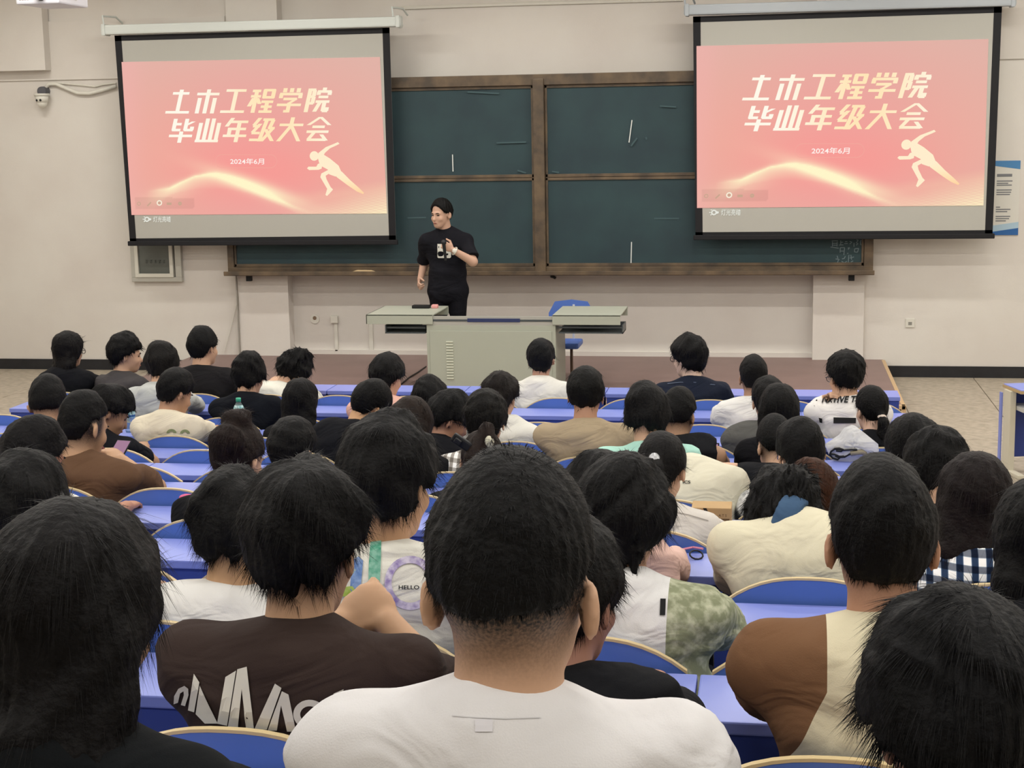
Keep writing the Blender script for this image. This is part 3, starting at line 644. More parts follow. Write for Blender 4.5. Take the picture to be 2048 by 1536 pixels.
# ------------------------------------------------------------------ implicit-surface modelling for the people
f32 = np.float32
def nrm(v): v = np.asarray(v, float); return v/(np.linalg.norm(v)+1e-9)
def cap(a, b, ra, rb):
    a = np.asarray(a, f32); b = np.asarray(b, f32); ba = b-a; l2 = float(ba@ba)+1e-9
    def f(p):
        pa = p-a; t = np.clip(pa@ba/l2, 0, 1); q = pa-t[:, None]*ba
        return np.sqrt(np.einsum('ij,ij->i', q, q))-(ra+(rb-ra)*t)
    return f
def ell(c, r, M=None):
    c = np.asarray(c, f32); r = np.asarray(r, f32); Mm = None if M is None else np.asarray(M, f32)
    def f(p):
        q = p-c
        if Mm is not None: q = q@Mm
        k0 = np.sqrt((((q/r))**2).sum(1)); k1 = np.sqrt(((q/(r*r))**2).sum(1))+1e-9
        return k0*(k0-1)/k1
    return f
def smin(a, b, k):
    h = np.clip(.5+.5*(b-a)/k, 0, 1); return b+(a-b)*h-k*h*(1-h)
def smax(a, b, k): return -smin(-a, -b, k)
def union(fs, k):
    def f(p):
        d = fs[0](p)
        for g in fs[1:]: d = smin(d, g(p), k)
        return d
    return f
def bounded(g, c, rad):
    c = np.asarray(c, f32)
    def f(p):
        q = p-c; l = np.sqrt(np.einsum('ij,ij->i', q, q)); d = l-rad*.8; m = l < rad
        if m.any(): d = d.copy(); d[m] = g(p[m])
        return d
    return f
def surface(fn, lo, hi, h, bs=6):
    """sparse evaluation + surface nets -> verts, quads"""
    lo = np.asarray(lo, float); nb = np.maximum(1, np.ceil((np.asarray(hi)-lo)/(h*bs)).astype(int)); N = nb*bs+1
    bi = np.stack(np.meshgrid(*[np.arange(k) for k in nb], indexing='ij'), -1).reshape(-1, 3)
    cen = (lo+(bi*bs+bs/2)*h).astype(f32); dc = fn(cen); keep = np.abs(dc) < bs*h*.5*1.75+.02
    grid = np.empty(N, f32)
    sg = np.where(dc.reshape(nb) < 0, -1., 1.).astype(f32)
    grid[:-1, :-1, :-1] = np.repeat(np.repeat(np.repeat(sg, bs, 0), bs, 1), bs, 2)
    grid[-1] = 1; grid[:, -1] = 1; grid[:, :, -1] = 1
    kb = bi[keep]
    if len(kb) == 0: return np.zeros((0, 3)), np.zeros((0, 4), int)
    o = np.stack(np.meshgrid(*[np.arange(bs+1)]*3, indexing='ij'), -1).reshape(-1, 3)
    gi = (kb[:, None, :]*bs+o[None]).reshape(-1, 3)
    val = np.empty(len(gi), f32); pts = (lo+gi*h).astype(f32)
    for s in range(0, len(gi), 400000): val[s:s+400000] = fn(pts[s:s+400000])
    grid[gi[:, 0], gi[:, 1], gi[:, 2]] = val
    for ax in range(3):
        sl = [slice(None)]*3
        for e_ in (0, -1): sl[ax] = e_; grid[tuple(sl)] = np.maximum(grid[tuple(sl)], .001)
    ins = grid < 0
    cnt = np.zeros(N-1, np.int8)
    for a in (0, 1):
        for b in (0, 1):
            for c in (0, 1): cnt += ins[a:N[0]-1+a, b:N[1]-1+b, c:N[2]-1+c]
    act = (cnt > 0) & (cnt < 8); ci = np.argwhere(act); vid = np.full(N-1, -1, np.int32); vid[act] = np.arange(len(ci))
    acc = np.zeros((len(ci), 3)); num = np.zeros(len(ci))
    corners = [(a, b, c) for a in (0, 1) for b in (0, 1) for c in (0, 1)]
    cv = {k: grid[ci[:, 0]+k[0], ci[:, 1]+k[1], ci[:, 2]+k[2]] for k in corners}
    for k in corners:
        for ax in range(3):
            if k[ax]: continue
            k2 = list(k); k2[ax] = 1; k2 = tuple(k2); v0, v1 = cv[k], cv[k2]; m = (v0 < 0) != (v1 < 0)
            t = np.clip(v0[m]/(v0[m]-v1[m]), 0, 1); pt = np.tile(np.array(k, float), (m.sum(), 1)); pt[:, ax] = t
            acc[m] += pt; num[m] += 1
    V = lo+(ci+acc/num[:, None])*h
    quads = []
    for ax in range(3):
        u, v = (ax+1) % 3, (ax+2) % 3
        s0 = [slice(None)]*3; s1 = [slice(None)]*3; s0[ax] = slice(0, -1); s1[ax] = slice(1, None)
        A = ins[tuple(s0)]; B = ins[tuple(s1)]; e_ = np.argwhere(A != B)
        ok = (e_[:, u] > 0) & (e_[:, v] > 0) & (e_[:, u] < N[u]-1) & (e_[:, v] < N[v]-1); e_ = e_[ok]
        fl_ = A[e_[:, 0], e_[:, 1], e_[:, 2]]
        def c_(du, dv):
            q = e_.copy(); q[:, u] += du; q[:, v] += dv; return vid[q[:, 0], q[:, 1], q[:, 2]]
        q = np.stack([c_(-1, -1), c_(0, -1), c_(0, 0), c_(-1, 0)], 1); q[~fl_] = q[~fl_][:, ::-1]; quads.append(q)
    Q = np.concatenate(quads); Q = Q[(Q >= 0).all(1)]
    return V, Q
def rotm(yaw=0, pitch=0, roll=0):
    """columns: right, forward, up. yaw + turns left, pitch + looks down, roll + tilts to the right"""
    y, p, r = math.radians(yaw), -math.radians(pitch), math.radians(roll)
    Rz = np.array([[math.cos(y), -math.sin(y), 0], [math.sin(y), math.cos(y), 0], [0, 0, 1]])
    Rx = np.array([[1, 0, 0], [0, math.cos(p), -math.sin(p)], [0, math.sin(p), math.cos(p)]])
    Ry = np.array([[math.cos(r), 0, math.sin(r)], [0, 1, 0], [-math.sin(r), 0, math.cos(r)]])
    return Rz@Rx@Ry
# --- head and hair in head coordinates (x right, y forward, z up, metres)
_er = {s: rotm(yaw=s*26) for s in (-1, 1)}
_h = dict(skull=ell((0, -.012, .03), (.077, .097, .098)), face=ell((0, .03, -.045), (.06, .066, .074)), chin=ell((0, .06, -.098), (.032, .03, .024)),
    nose=cap((0, .091, -.004), (0, .108, -.04), .008, .0135), brow=ell((0, .078, .014), (.05, .019, .011)), lips=ell((0, .091, -.07), (.023, .011, .012)),
    cheek=[ell((s*.036, .068, -.036), (.024, .02, .022)) for s in (-1, 1)], eye=[ell((s*.03, .098, -.003), (.017, .013, .010)) for s in (-1, 1)],
    ear=[ell((s*.0838, -.013, -.014), (.0088, .020, .032), _er[s]) for s in (-1, 1)], conch=[ell((s*.0925, -.004, -.012), (.007, .012, .021), _er[s]) for s in (-1, 1)])
def head_sdf(q):
    d = smin(_h['skull'](q), _h['face'](q), .03); d = smin(d, _h['chin'](q), .03); d = smin(d, _h['brow'](q), .02)
    for c in _h['cheek']: d = smin(d, c(q), .02)
    for e_ in _h['eye']: d = smax(d, -e_(q), .012)
    d = smin(d, _h['nose'](q), .012); d = smin(d, _h['lips'](q), .012)
    for s in (0, 1): d = smin(d, np.maximum(_h['ear'][s](q), -_h['conch'][s](q)), .008)
    return d
HAIR = {  # tt/ts/tb thickness top/side/back; zb/zs/zf hairline at back/ear/front; amp clump depth
 'crop':  dict(tt=.027, ts=.011, tb=.012, zb=-.004, zs=.034, zf=.075, amp=.003, fr=22),
 'trim':  dict(tt=.024, ts=.009, tb=.014, zb=-.062, zs=.036, zf=.07, amp=.003, fr=18),
 'fade':  dict(tt=.024, ts=.010, tb=.014, zb=-.045, zs=.025, zf=.07, amp=.003, fr=18),
 'short': dict(tt=.024, ts=.018, tb=.020, zb=-.078, zs=.006, zf=.06, amp=.004, fr=16),
 'mop':   dict(tt=.032, ts=.029, tb=.028, zb=-.088, zs=-.018, zf=.035, amp=.006, fr=13),
 'curly': dict(tt=.036, ts=.032, tb=.032, zb=-.09, zs=-.012, zf=.04, amp=.011, fr=10),
 'full':  dict(tt=.034, ts=.028, tb=.028, zb=-.066, zs=.014, zf=.05, amp=.006, fr=12),
 'recede': dict(tt=.016, ts=.013, tb=.016, zb=-.07, zs=.006, zf=.082, amp=.003, fr=14),
 'bob':   dict(tt=.026, ts=.030, tb=.032, zb=-.105, zs=-.06, zf=.03, amp=.004, fr=16),
 'long':  dict(tt=.022, ts=.026, tb=.028, zb=-.12, zs=-.08, zf=.05, amp=.004, fr=18),
 'tied':  dict(tt=.016, ts=.012, tb=.014, zb=-.075, zs=.012, zf=.07, amp=.003, fr=20),
}
def hair_sdf(st_, seed, extra):
    H = HAIR[st_]; base = ell((0, -.012, .03), (.077+H['ts'], .097+H['tb'], .098+H['tt'])); rs = np.random.RandomState(seed); ph = rs.rand(8)*6.28
    ks = (rs.rand(3, 3)-.5)*2*(95 if st_ == 'curly' else 60)
    cr = np.array([.012+.03*(ph[0]/6.28-.5), -.05, .125], f32); k3 = ((rs.rand(3, 3)-.5)*2*34).astype(f32); lf = .5 if st_ in ('crop', 'fade', 'tied', 'long') else 1.0
    def f(q):
        d = base(q)
        line = np.interp(q[:, 1], [-.12, -.06, -.025, .012, .045, .075, .10], [H['zb'], H['zb']+.006, H['zs']-.006, H['zs'], H['zs']+.018, H['zf'], H['zf']+.008]).astype(f32)
        if st_ in ('mop', 'curly', 'short', 'full'): line = line+.009*np.sin(q[:, 0]*110+ph[6])+.006*np.sin(q[:, 0]*240+ph[7])
        d = smax(d, (line-q[:, 2])*.85, .014)
        for e_ in extra: d = smin(d, e_(q), .018)
        v = q-cr; phi = np.arctan2(v[:, 0], -v[:, 1]); r = np.sqrt((v*v).sum(1))
        a = H['amp']*np.clip(r/.07, 0, 1)
        nz = .6*np.sin(phi*H['fr']+2.2*np.sin(phi*4+ph[0])+r*14+ph[1])+.4*np.sin(phi*H['fr']*2.1+ph[2]-r*30)
        nz2 = np.sin(q@ks[0].astype(f32)+ph[3]+1.3*np.sin(q@ks[1].astype(f32)+ph[4]))*np.sin(q@ks[2].astype(f32)+ph[5])
        n3 = np.sin(q@k3[0]+ph[0])*np.sin(q@k3[1]+ph[2])+.6*np.sin(q@k3[2]+ph[4])
        return d-a*(nz*.8+nz2*.9)-H['amp']*n3*lf
    return f
def strands(V, Nn, C, M, n, L, wd, lift, rs, down=0.35):
    """thin tapered locks standing off the hair surface; returns verts, tris"""
    i = rs.randint(0, len(V), n); p = V[i]+(rs.rand(n, 3)-.5)*.004; nn = Nn[i]
    cr = C+M@np.array([.012, -.05, .125]); fl_ = p-cr; fl_ -= (fl_*nn).sum(1)[:, None]*nn; fl_ /= (np.linalg.norm(fl_, axis=1)[:, None]+1e-6)
    fl_ = fl_+np.array([0, 0, -down]); fl_ -= (fl_*nn).sum(1)[:, None]*nn*.9; fl_ /= (np.linalg.norm(fl_, axis=1)[:, None]+1e-6)
    jit = (rs.rand(n, 3)-.5)*.5; d = fl_+nn*(lift*(.3+rs.rand(n))[:, None])+jit*.35; d /= np.linalg.norm(d, axis=1)[:, None]
    ll = (L*(.5+rs.rand(n)))[:, None]; side = np.cross(d, nn); side /= (np.linalg.norm(side, axis=1)[:, None]+1e-6); w_ = wd*(.6+.8*rs.rand(n))[:, None]
    p0 = p-nn*.004; p1 = p0+d*ll*.5; p2 = p0+d*ll+fl_*ll*.15-np.array([0, 0, .25])*ll*.4
    W = np.stack([p0-side*w_, p0+side*w_, p1-side*w_*.8, p1+side*w_*.8, p2], 1).reshape(-1, 3)
    b = np.arange(n)[:, None]*5; T = np.concatenate([b+np.array([[0, 1, 3]]), b+np.array([[0, 3, 2]]), b+np.array([[2, 3, 4]])])
    return W, T
# --- materials for people
def skin_mat(c):
    c = ''.join('%02x' % min(235, int(int(c[i:i+2], 16)*f)) for i, f in ((0, 1.06), (2, 1.12), (4, 1.2)))
    k = 'skin_'+c
    if k in _M: return _M[k]
    m = mat(k, c, .55, .35); nt = m.node_tree; b = nt.nodes['Principled BSDF']; b.inputs['Subsurface Weight'].default_value = .0
    a = nt.nodes.new('ShaderNodeAttribute'); a.attribute_name = 'stubble'; mx = nt.nodes.new('ShaderNodeMix'); mx.data_type = 'RGBA'
    mx.inputs['A'].default_value = (*lin(c), 1); mx.inputs['B'].default_value = (*lin('1c1a1c'), 1)
    tc = nt.nodes.new('ShaderNodeTexCoord'); nz = nt.nodes.new('ShaderNodeTexNoise'); nz.inputs['Scale'].default_value = 260; nt.links.new(tc.outputs['Object'], nz.inputs['Vector'])
    ml = nt.nodes.new('ShaderNodeMath'); ml.operation = 'MULTIPLY'; ad = nt.nodes.new('ShaderNodeMath'); ad.operation = 'ADD'; ad.inputs[1].default_value = .5
    nt.links.new(nz.outputs['Fac'], ad.inputs[0]); nt.links.new(ad.outputs[0], ml.inputs[0]); nt.links.new(a.outputs['Fac'], ml.inputs[1])
    nt.links.new(ml.outputs[0], mx.inputs['Factor']); nt.links.new(mx.outputs['Result'], b.inputs['Base Color']); return m
def hair_mat(c):
    if 'hair_'+c in _M: return _M['hair_'+c]
    m = mat('hair_'+c, c, .62, .16, bump=.4, bscale=90, var=.35, vscale=30)
    for e_ in [n for n in m.node_tree.nodes if n.type == 'VALTORGB'][0].color_ramp.elements: e_.color = tuple(x*.42 for x in e_.color[:3])+(1,)
    return m
def wrinkle(m):
    nt = m.node_tree; b = nt.nodes['Principled BSDF']; tc = nt.nodes.new('ShaderNodeTexCoord'); mp = nt.nodes.new('ShaderNodeMapping'); mp.inputs['Scale'].default_value = (.8, .8, 1.5); mp.inputs['Rotation'].default_value = (.3, .5, .2)
    n_ = nt.nodes.new('ShaderNodeTexNoise'); n_.inputs['Scale'].default_value = 7; n_.inputs['Detail'].default_value = 2.5; n_.inputs['Distortion'].default_value = 1.2
    bp = nt.nodes.new('ShaderNodeBump'); bp.inputs['Strength'].default_value = .55; bp.inputs['Distance'].default_value = .035
    nt.links.new(tc.outputs['Object'], mp.inputs['Vector']); nt.links.new(mp.outputs['Vector'], n_.inputs['Vector']); nt.links.new(n_.outputs['Fac'], bp.inputs['Height'])
    if b.inputs['Normal'].links: nt.links.new(b.inputs['Normal'].links[0].from_socket, bp.inputs['Normal'])
    nt.links.new(bp.outputs['Normal'], b.inputs['Normal']); return m
def cloth(c):
    if 'cloth_'+c in _M: return _M['cloth_'+c]
    return wrinkle(mat('cloth_'+c, c, .92, .15, bump=.12, bscale=420, var=.04, vscale=10))
def pattern_cloth(kind):
    k = 'cloth_'+kind
    if k in _M: return _M[k]
    m = mat(k, 'd8d6d2', .92, .15); nt = m.node_tree; b = nt.nodes['Principled BSDF']; tc = nt.nodes.new('ShaderNodeTexCoord')
    def wave(direction, scale):
        w_ = nt.nodes.new('ShaderNodeTexWave'); w_.bands_direction = direction; w_.inputs['Scale'].default_value = scale*2.0; w_.inputs['Distortion'].default_value = .4; nt.links.new(tc.outputs['Object'], w_.inputs['Vector'])
        r = nt.nodes.new('ShaderNodeValToRGB'); r.color_ramp.interpolation = 'CONSTANT'; nt.links.new(w_.outputs['Fac'], r.inputs['Fac']); return r
    if kind in ('plaid_blue', 'plaid_grey'):
        c = ('e2e4e6', '2c3e5c', '8fa3b8') if kind == 'plaid_blue' else ('dedcd8', 'a39e98', 'c4c0bb')
        a, d = wave('X', 4.2), wave('Z', 4.2)
        for r in (a, d):
            r.color_ramp.elements[0].color = (1, 1, 1, 1); r.color_ramp.elements[1].position = .62; r.color_ramp.elements[1].color = (*lin(c[1]), 1)
            e_ = r.color_ramp.elements.new(.5); e_.color = (*lin(c[2]), 1)
        mx = nt.nodes.new('ShaderNodeMix'); mx.data_type = 'RGBA'; mx.blend_type = 'MULTIPLY'; mx.inputs['Factor'].default_value = .85
        nt.links.new(a.outputs['Color'], mx.inputs['A']); nt.links.new(d.outputs['Color'], mx.inputs['B']); nt.links.new(mx.outputs['Result'], b.inputs['Base Color'])
    else:
        cs = {'camo': ('7f8a6a', 'a9ad90', 22), 'floral': ('dedede', 'a4a6a8', 26)}[kind]
        n_ = nt.nodes.new('ShaderNodeTexNoise'); n_.inputs['Scale'].default_value = cs[2]; n_.inputs['Detail'].default_value = 4; nt.links.new(tc.outputs['Object'], n_.inputs['Vector'])
        r = nt.nodes.new('ShaderNodeValToRGB'); r.color_ramp.elements[0].position = .5; r.color_ramp.elements[1].position = .62
        r.color_ramp.elements[0].color = (*lin(cs[0]), 1); r.color_ramp.elements[1].color = (*lin(cs[1]), 1)
        nt.links.new(n_.outputs['Fac'], r.inputs['Fac']); nt.links.new(r.outputs['Color'], b.inputs['Base Color'])
    return m
def two_tone(c1, c2):
    k = 'cloth_two_'+c1+'_'+c2
    if k in _M: return _M[k]
    m = mat(k, c1, .92, .15, bump=.12, bscale=420); nt = m.node_tree; b = nt.nodes['Principled BSDF']
    at_ = nt.nodes.new('ShaderNodeAttribute'); at_.attribute_name = 'region'; g = nt.nodes.new('ShaderNodeMath'); g.operation = 'GREATER_THAN'; g.inputs[1].default_value = 0; nt.links.new(at_.outputs['Fac'], g.inputs[0])
    mx = nt.nodes.new('ShaderNodeMix'); mx.data_type = 'RGBA'; mx.inputs['A'].default_value = (*lin(c1), 1); nt.links.new(g.outputs[0], mx.inputs['Factor'])
    if c2 == 'camo':
        tc = nt.nodes.new('ShaderNodeTexCoord'); n_ = nt.nodes.new('ShaderNodeTexNoise'); n_.inputs['Scale'].default_value = 38; n_.inputs['Detail'].default_value = 6; nt.links.new(tc.outputs['Object'], n_.inputs['Vector'])
        r = nt.nodes.new('ShaderNodeValToRGB'); r.color_ramp.elements[0].position = .45; r.color_ramp.elements[1].position = .68; r.color_ramp.elements[0].color = (*lin('858b70'), 1); r.color_ramp.elements[1].color = (*lin('b9bca4'), 1)
        nt.links.new(n_.outputs['Fac'], r.inputs['Fac']); nt.links.new(r.outputs['Color'], mx.inputs['B'])
    else: mx.inputs['B'].default_value = (*lin(c2), 1)
    nt.links.new(mx.outputs['Result'], b.inputs['Base Color']); return wrinkle(m)
def ik(S, W, la, lb, pole):
    S, W = np.asarray(S, float), np.asarray(W, float); v = W-S; d = np.linalg.norm(v)
    if d > (la+lb)*.985: W = S+v/d*(la+lb)*.985; v = W-S; d = np.linalg.norm(v)
    d = max(d, abs(la-lb)+.03); u = v/np.linalg.norm(v); x = (d*d+la*la-lb*lb)/(2*d); y = math.sqrt(max(la*la-x*x, 1e-6))
    p = np.asarray(pole, float); p = p-u*(p@u); p = nrm(p); return S+u*x+p*y, W
def hand_sdf(W, E, n_up, side, curl=.5, sc=1.0):
    d = nrm(W-E); n_ = np.asarray(n_up, float); n_ = nrm(n_-d*(n_@d)); s = np.cross(d, n_); M = np.stack([s, d, n_], 1)
    fs = [ell(W+d*.045*sc, (.041*sc, .052*sc, .016*sc), M)]
    fl_ = [.062, .074, .07, .056]
    for i in range(4):
        x = (-.03+.02*i)*sc*side; b0 = W+d*.082*sc+s*x; a1 = curl*.9; d1 = d*math.cos(a1)-n_*math.sin(a1); a2 = curl*2.3; d2 = d*math.cos(a2)-n_*math.sin(a2)
        b1 = b0+d1*fl_[i]*.5*sc; b2 = b1+d2*fl_[i]*.5*sc
        fs += [cap(b0-d*.01, b1, .0092*sc, .0085*sc), cap(b1, b2, .0085*sc, .0072*sc)]
    t0 = W+d*.02*sc-s*side*.03*sc; t1 = t0+(d*.7-s*side*.75-n_*curl*.5)*.04*sc; t2 = t1+(d*.9-s*side*.1-n_*curl)*.03*sc
    fs += [cap(t0, t1, .0125*sc, .0105*sc), cap(t1, t2, .0105*sc, .0085*sc)]
    return bounded(union(fs, .006), W+d*.07, .17*sc)
FEAT = {}
def features(root, C, M, hs, hairc, rel):
    if not FEAT:
        FEAT['eye'] = MB().sph((0, 0, 0), (.013, .006, .0055), 10).me('eye', mat('eye_dark', '1a1412', .3), True)
        FEAT['brow'] = MB().sph((0, 0, 0), (.018, .006, .004), 8).me('eyebrow', mat('brow_dark', '221c1a', .8), True)
        FEAT['mouth'] = MB().sph((0, 0, 0), (.021, .006, .0065), 8).me('mouth', mat('lip', '8d5148', .5), True)
    R = Matrix(M.tolist()).to_4x4()
    def put(n, me, x, y, z, yw=0):
        o = obj(n, me, root); Mt = R.copy() @ Matrix.Rotation(yw, 4, 'Z'); Mt.translation = Vector((C-rel+M@(np.array([x, y, z])*hs)).tolist()); o.matrix_local = Mt @ Matrix.Scale(hs, 4)
    for s in (-1, 1):
        put('eye', FEAT['eye'], s*.031, .0825, -.003, -s*.35); put('eyebrow', FEAT['brow'], s*.031, .093, .0165, -s*.35)
    put('mouth', FEAT['mouth'], 0, .0985, -.072)
PEOPLE = {}
TIMES = {}
def person(key, label, row=None, head=None, dy=.22, yaw=0, pitch=8, roll=0, hair='short', hairc='0f0e10', skin='b98d6d', shirt='e6e4de', sleeve='tee', sleevec=None,
           w_=1.0, hs=1.0, arms='desk', dx=0, tyaw=0, extra=None, region=None, hood=False, collar=None, stub=0, tank=False, fold=1.0, seed=None, res=1.0, stand=None, prs=None, sht=None, hand_t=None, poles=None, curl=.5, trousers='2a2d36', tt=None, tshirt_len=.74, nstr=None, npx=None, nl=.088, stz=.10, sdrop=.044):
    seed = seed if seed is not None else sum(ord(c)*(i+3) for i, c in enumerate(key)); rs = np.random.RandomState(seed % 99991)
    HH = HAIR[hair]
    Mh = rotm(yaw, pitch, roll)
    if stand is None:
        Yc, fz = rowY[row], FLOOR[row]; T = at(head[0], head[1], Yc+dy); near = row
        C = T-np.array([0, 0, (.128+HH['tt']*.8)*hs])
        B = C+Mh@np.array([0, -.03, -.085])*hs; nd = nrm((-.15*math.sin(math.radians(roll)), -(.22+.75*math.sin(math.radians(max(pitch, -10)))), -1)); N = B+nd*nl*hs
        if npx: N = at(npx[0], npx[1], Yc+npx[2])
        X = N[0]+dx; bk0 = .118*w_+.046; P = np.array([X, Yc+max(.165, bk0), fz+.545])
        L = np.linalg.norm(N-P)
        if L > .56: P = N+(P-N)/L*.56; P[1] = max(P[1], Yc+bk0)
        bulge = min(.055, math.sqrt(max(.27**2-(L/2)**2, 0))) if L < .53 else .02
        M1 = (P+N)/2+np.array([0, -bulge, 0]); M1[1] = max(M1[1], Yc+bk0)
        if N[1] < Yc+.12: N[1] = Yc+.12
        base = np.array([X, Yc+.165, fz]); deskz = (FLOOR[row-1] if row > 0 else 0)+dz_; deskY = Yc+.565
        knees = [np.array([X+s*.10, Yc+.54, fz+.50]) for s in (-1, 1)]; ank = [np.array([X+s*.11, Yc+.50, fz+.085]) for s in (-1, 1)]
    else:
        C, N, M1, P, base, knees, ank = [np.asarray(stand[k], float) if k not in ('knees', 'ank') else stand[k] for k in ('C', 'N', 'M1', 'P', 'base', 'knees', 'ank')]
        near = 5; deskz = 0; deskY = 0; fz = base[2]; X = base[0]
    Rt = rotm(tyaw); lx_ = Rt[:, 0]; ax = nrm(N-M1); fwd = nrm(np.cross(ax, lx_)); fwd = -fwd if fwd[1] < 0 and stand is None else fwd
    if stand is not None: fwd = nrm(np.cross(ax, lx_))
    Mt = np.stack([lx_, fwd, ax], 1)
    S = [N-ax*sdrop+lx_*s*.168*w_+fwd*.015 for s in (-1, 1)]
    # arms
    Es, Ws = [], []
    for k, s in enumerate((-1, 1)):
        pole = np.array([s*.9, -.25, -.7])
        if arms == 'desk': Wt = np.array([X+s*.12, deskY+.11, deskz+.03])
        elif arms == 'wide': Wt = np.array([X+s*.05, deskY+.12, deskz+.03]); pole = np.array([s*1.1, -.05, -.75])
        elif arms == 'lap': Wt = np.array([X+s*.09, deskY-.14, fz+.64]); pole = np.array([s*.7, -.5, -.8])
        elif arms == 'chin': Wt = C+Mh@np.array([s*.055, .075, -.115]); pole = np.array([s*.8, .1, -1])
        else: Wt = np.asarray(arms[k], float)
        if hand_t and hand_t[k] is not None: Wt = np.asarray(hand_t[k], float)
        if poles and poles[k] is not None: pole = np.array(poles[k], float)
        E_, W__ = ik(S[k], Wt, .285*w_**.5, .245, pole)
        if arms in ('desk', 'wide') and E_[2] < deskz+.045 and E_[1] > deskY-.03: E_[2] = deskz+.045
        Es.append(E_); Ws.append(W__)
    sw = w_; tl_ = min(.195, .40*np.linalg.norm(N-P))
    torso = [ell(P, (.165*sw, .115*sw, .13), Mt if stand is not None else None), ell(P*.45+M1*.55, (.148*sw, .112*sw, tl_*.85), Mt), ell(M1*.60+N*.40-fwd*.004, (.165*sw, .112*sw, tl_), Mt),
             cap(N-ax*.02-fwd*.012, S[0]-ax*.005, .058, .052), cap(N-ax*.02-fwd*.012, S[1]-ax*.005, .058, .052)]
    def arm_caps(k, inf=0): return [cap(S[k], Es[k], .050*sw+inf, .041*sw+inf)]
    rel = base
    h_b = {10: .0074, 9: .0074, 8: .0088, 7: .0095, 6: .0112, 5: .0118}.get(near, .0145)*res
    h_s = {10: .0082, 9: .0086, 8: .0105, 7: .0115, 6: .014, 5: .0145}.get(near, .0165)*res
    h_h = {10: .0056, 9: .0060, 8: .0070, 7: .0074, 6: .0086, 5: .0090}.get(near, .0100)*res
    Mh32 = Mh.astype(f32); C32 = C.astype(f32)
    headf = bounded(lambda p: head_sdf(((p-C32)@Mh32)/f32(hs))*hs, C, .20*hs)
    neck = cap(C+Mh@np.array([0, -.022, -.06])*hs, N-ax*.03, .055*hs, .062*max(hs, sw**.5))
    tor_in = union(torso, .05)
    armf = [union([cap(S[k], Es[k], .046*sw, .039*sw), cap(Es[k], Ws[k], .039*sw, .027)], .02) for k in (0, 1)]
    hup = [np.array([0, 0, 1.0])]*2
    if prs and 'hup' in prs: hup = prs['hup']
    hands = [hand_sdf(Ws[k], Es[k], hup[k], (-1, 1)[k], curl if not isinstance(curl, (tuple, list)) else curl[k]) for k in (0, 1)]
    def body(p):
        d = smin(tor_in(p)+.014, neck(p), .035)
        for k in (0, 1): d = smin(d, armf[k](p), .03)
        d = smin(d, headf(p), .02)
        for k in (0, 1): d = smin(d, hands[k](p), .01)
        return d
    pts = np.stack([C, N, M1, P]+S+Es+Ws); tips = [Ws[k]+nrm(Ws[k]-Es[k])*.19 for k in (0, 1)]
    allp = np.vstack([pts, np.stack(tips)]); lo = allp.min(0)-.16; hi = allp.max(0)+.16; hi[2] = max(hi[2], C[2]+.17)
    lo[2] = min(P[2]-.14, allp[:, 2].min()-.06)
    root = empty('person', base, label, 'person', 'people' if False else None)
    V, Q = surface(body, lo, hi, h_b)
    me = qmesh('body', V-rel, Q, skin_mat(skin)); ob = obj('body', me, root)
    q = ((V-C)@Mh)/hs
    sv = np.zeros(len(V), f32)
    if stub:
        k_ = np.clip((q[:, 2]+stz)/.085, 0, 1)*np.clip((.055-q[:, 1])/.03, 0, 1)*(np.abs(q[:, 0]) < .0790)*(np.linalg.norm(q, axis=1) < .17); sv = (stub*k_**.85).astype(f32)
    a_ = me.attributes.new('stubble', 'FLOAT', 'POINT'); a_.data.foreach_set('value', sv)
    features(root, C, Mh, hs, hairc, rel)
    # hair
    ex = extra(C, Mh, hs) if extra else []
    hf = hair_sdf(hair, seed % 1000, ex)
    hfw = lambda p: hf(((p-C32)@Mh32)/f32(hs))*hs
    r_ = .19*hs if not ex else .48
    V, Q = surface(hfw, C-r_, C+np.array([r_, r_, .2]), h_h)
    hme = qmesh('hair', V-rel, Q, hair_mat(hairc)); vn = np.empty(len(V)*3, f32); hme.vertices.foreach_get('normal', vn); vn = vn.reshape(-1, 3)
    ns = nstr if nstr is not None else {10: 9000, 9: 7000, 8: 5000, 7: 4000, 6: 2600, 5: 2000, 4: 1500}.get(near, 1100)
    L_, lift = dict(crop=(.010, .9), trim=(.014, .4), fade=(.014, .5), short=(.026, .16), mop=(.036, .14), full=(.034, .16), recede=(.02, .16), curly=(.034, .4), bob=(.045, .05), long=(.05, .03), tied=(.04, .04))[hair]
    px_m = F_PX/max(1.2, C[1]); wd = max(.0005, .45/px_m)
    SV, ST_ = strands(V-rel, vn, C-rel, Mh, ns, L_, wd, lift, rs)
    hobj = obj('hair', hme, root); HV_, HQ_ = V, Q
    sme = qmesh('hair_strands', SV, ST_, hair_mat(hairc)); so_ = obj('hair_strands', sme, hobj); so_['kind'] = 'stuff'
    # shirt
    inf = .017*fold**.3
    sc_caps = []
    rc = np.random.RandomState((seed*7+11) % 99991); ph = rc.rand(6)*6.28; K = (rc.rand(6, 3)-.5)*np.array([34, 34, 60])+np.array([0, 0, 14]); K = K.astype(f32)
    tl = 1.0 if sleeve == 'long' else tshirt_len
    tor_s = union(torso, .06)
    slv = []
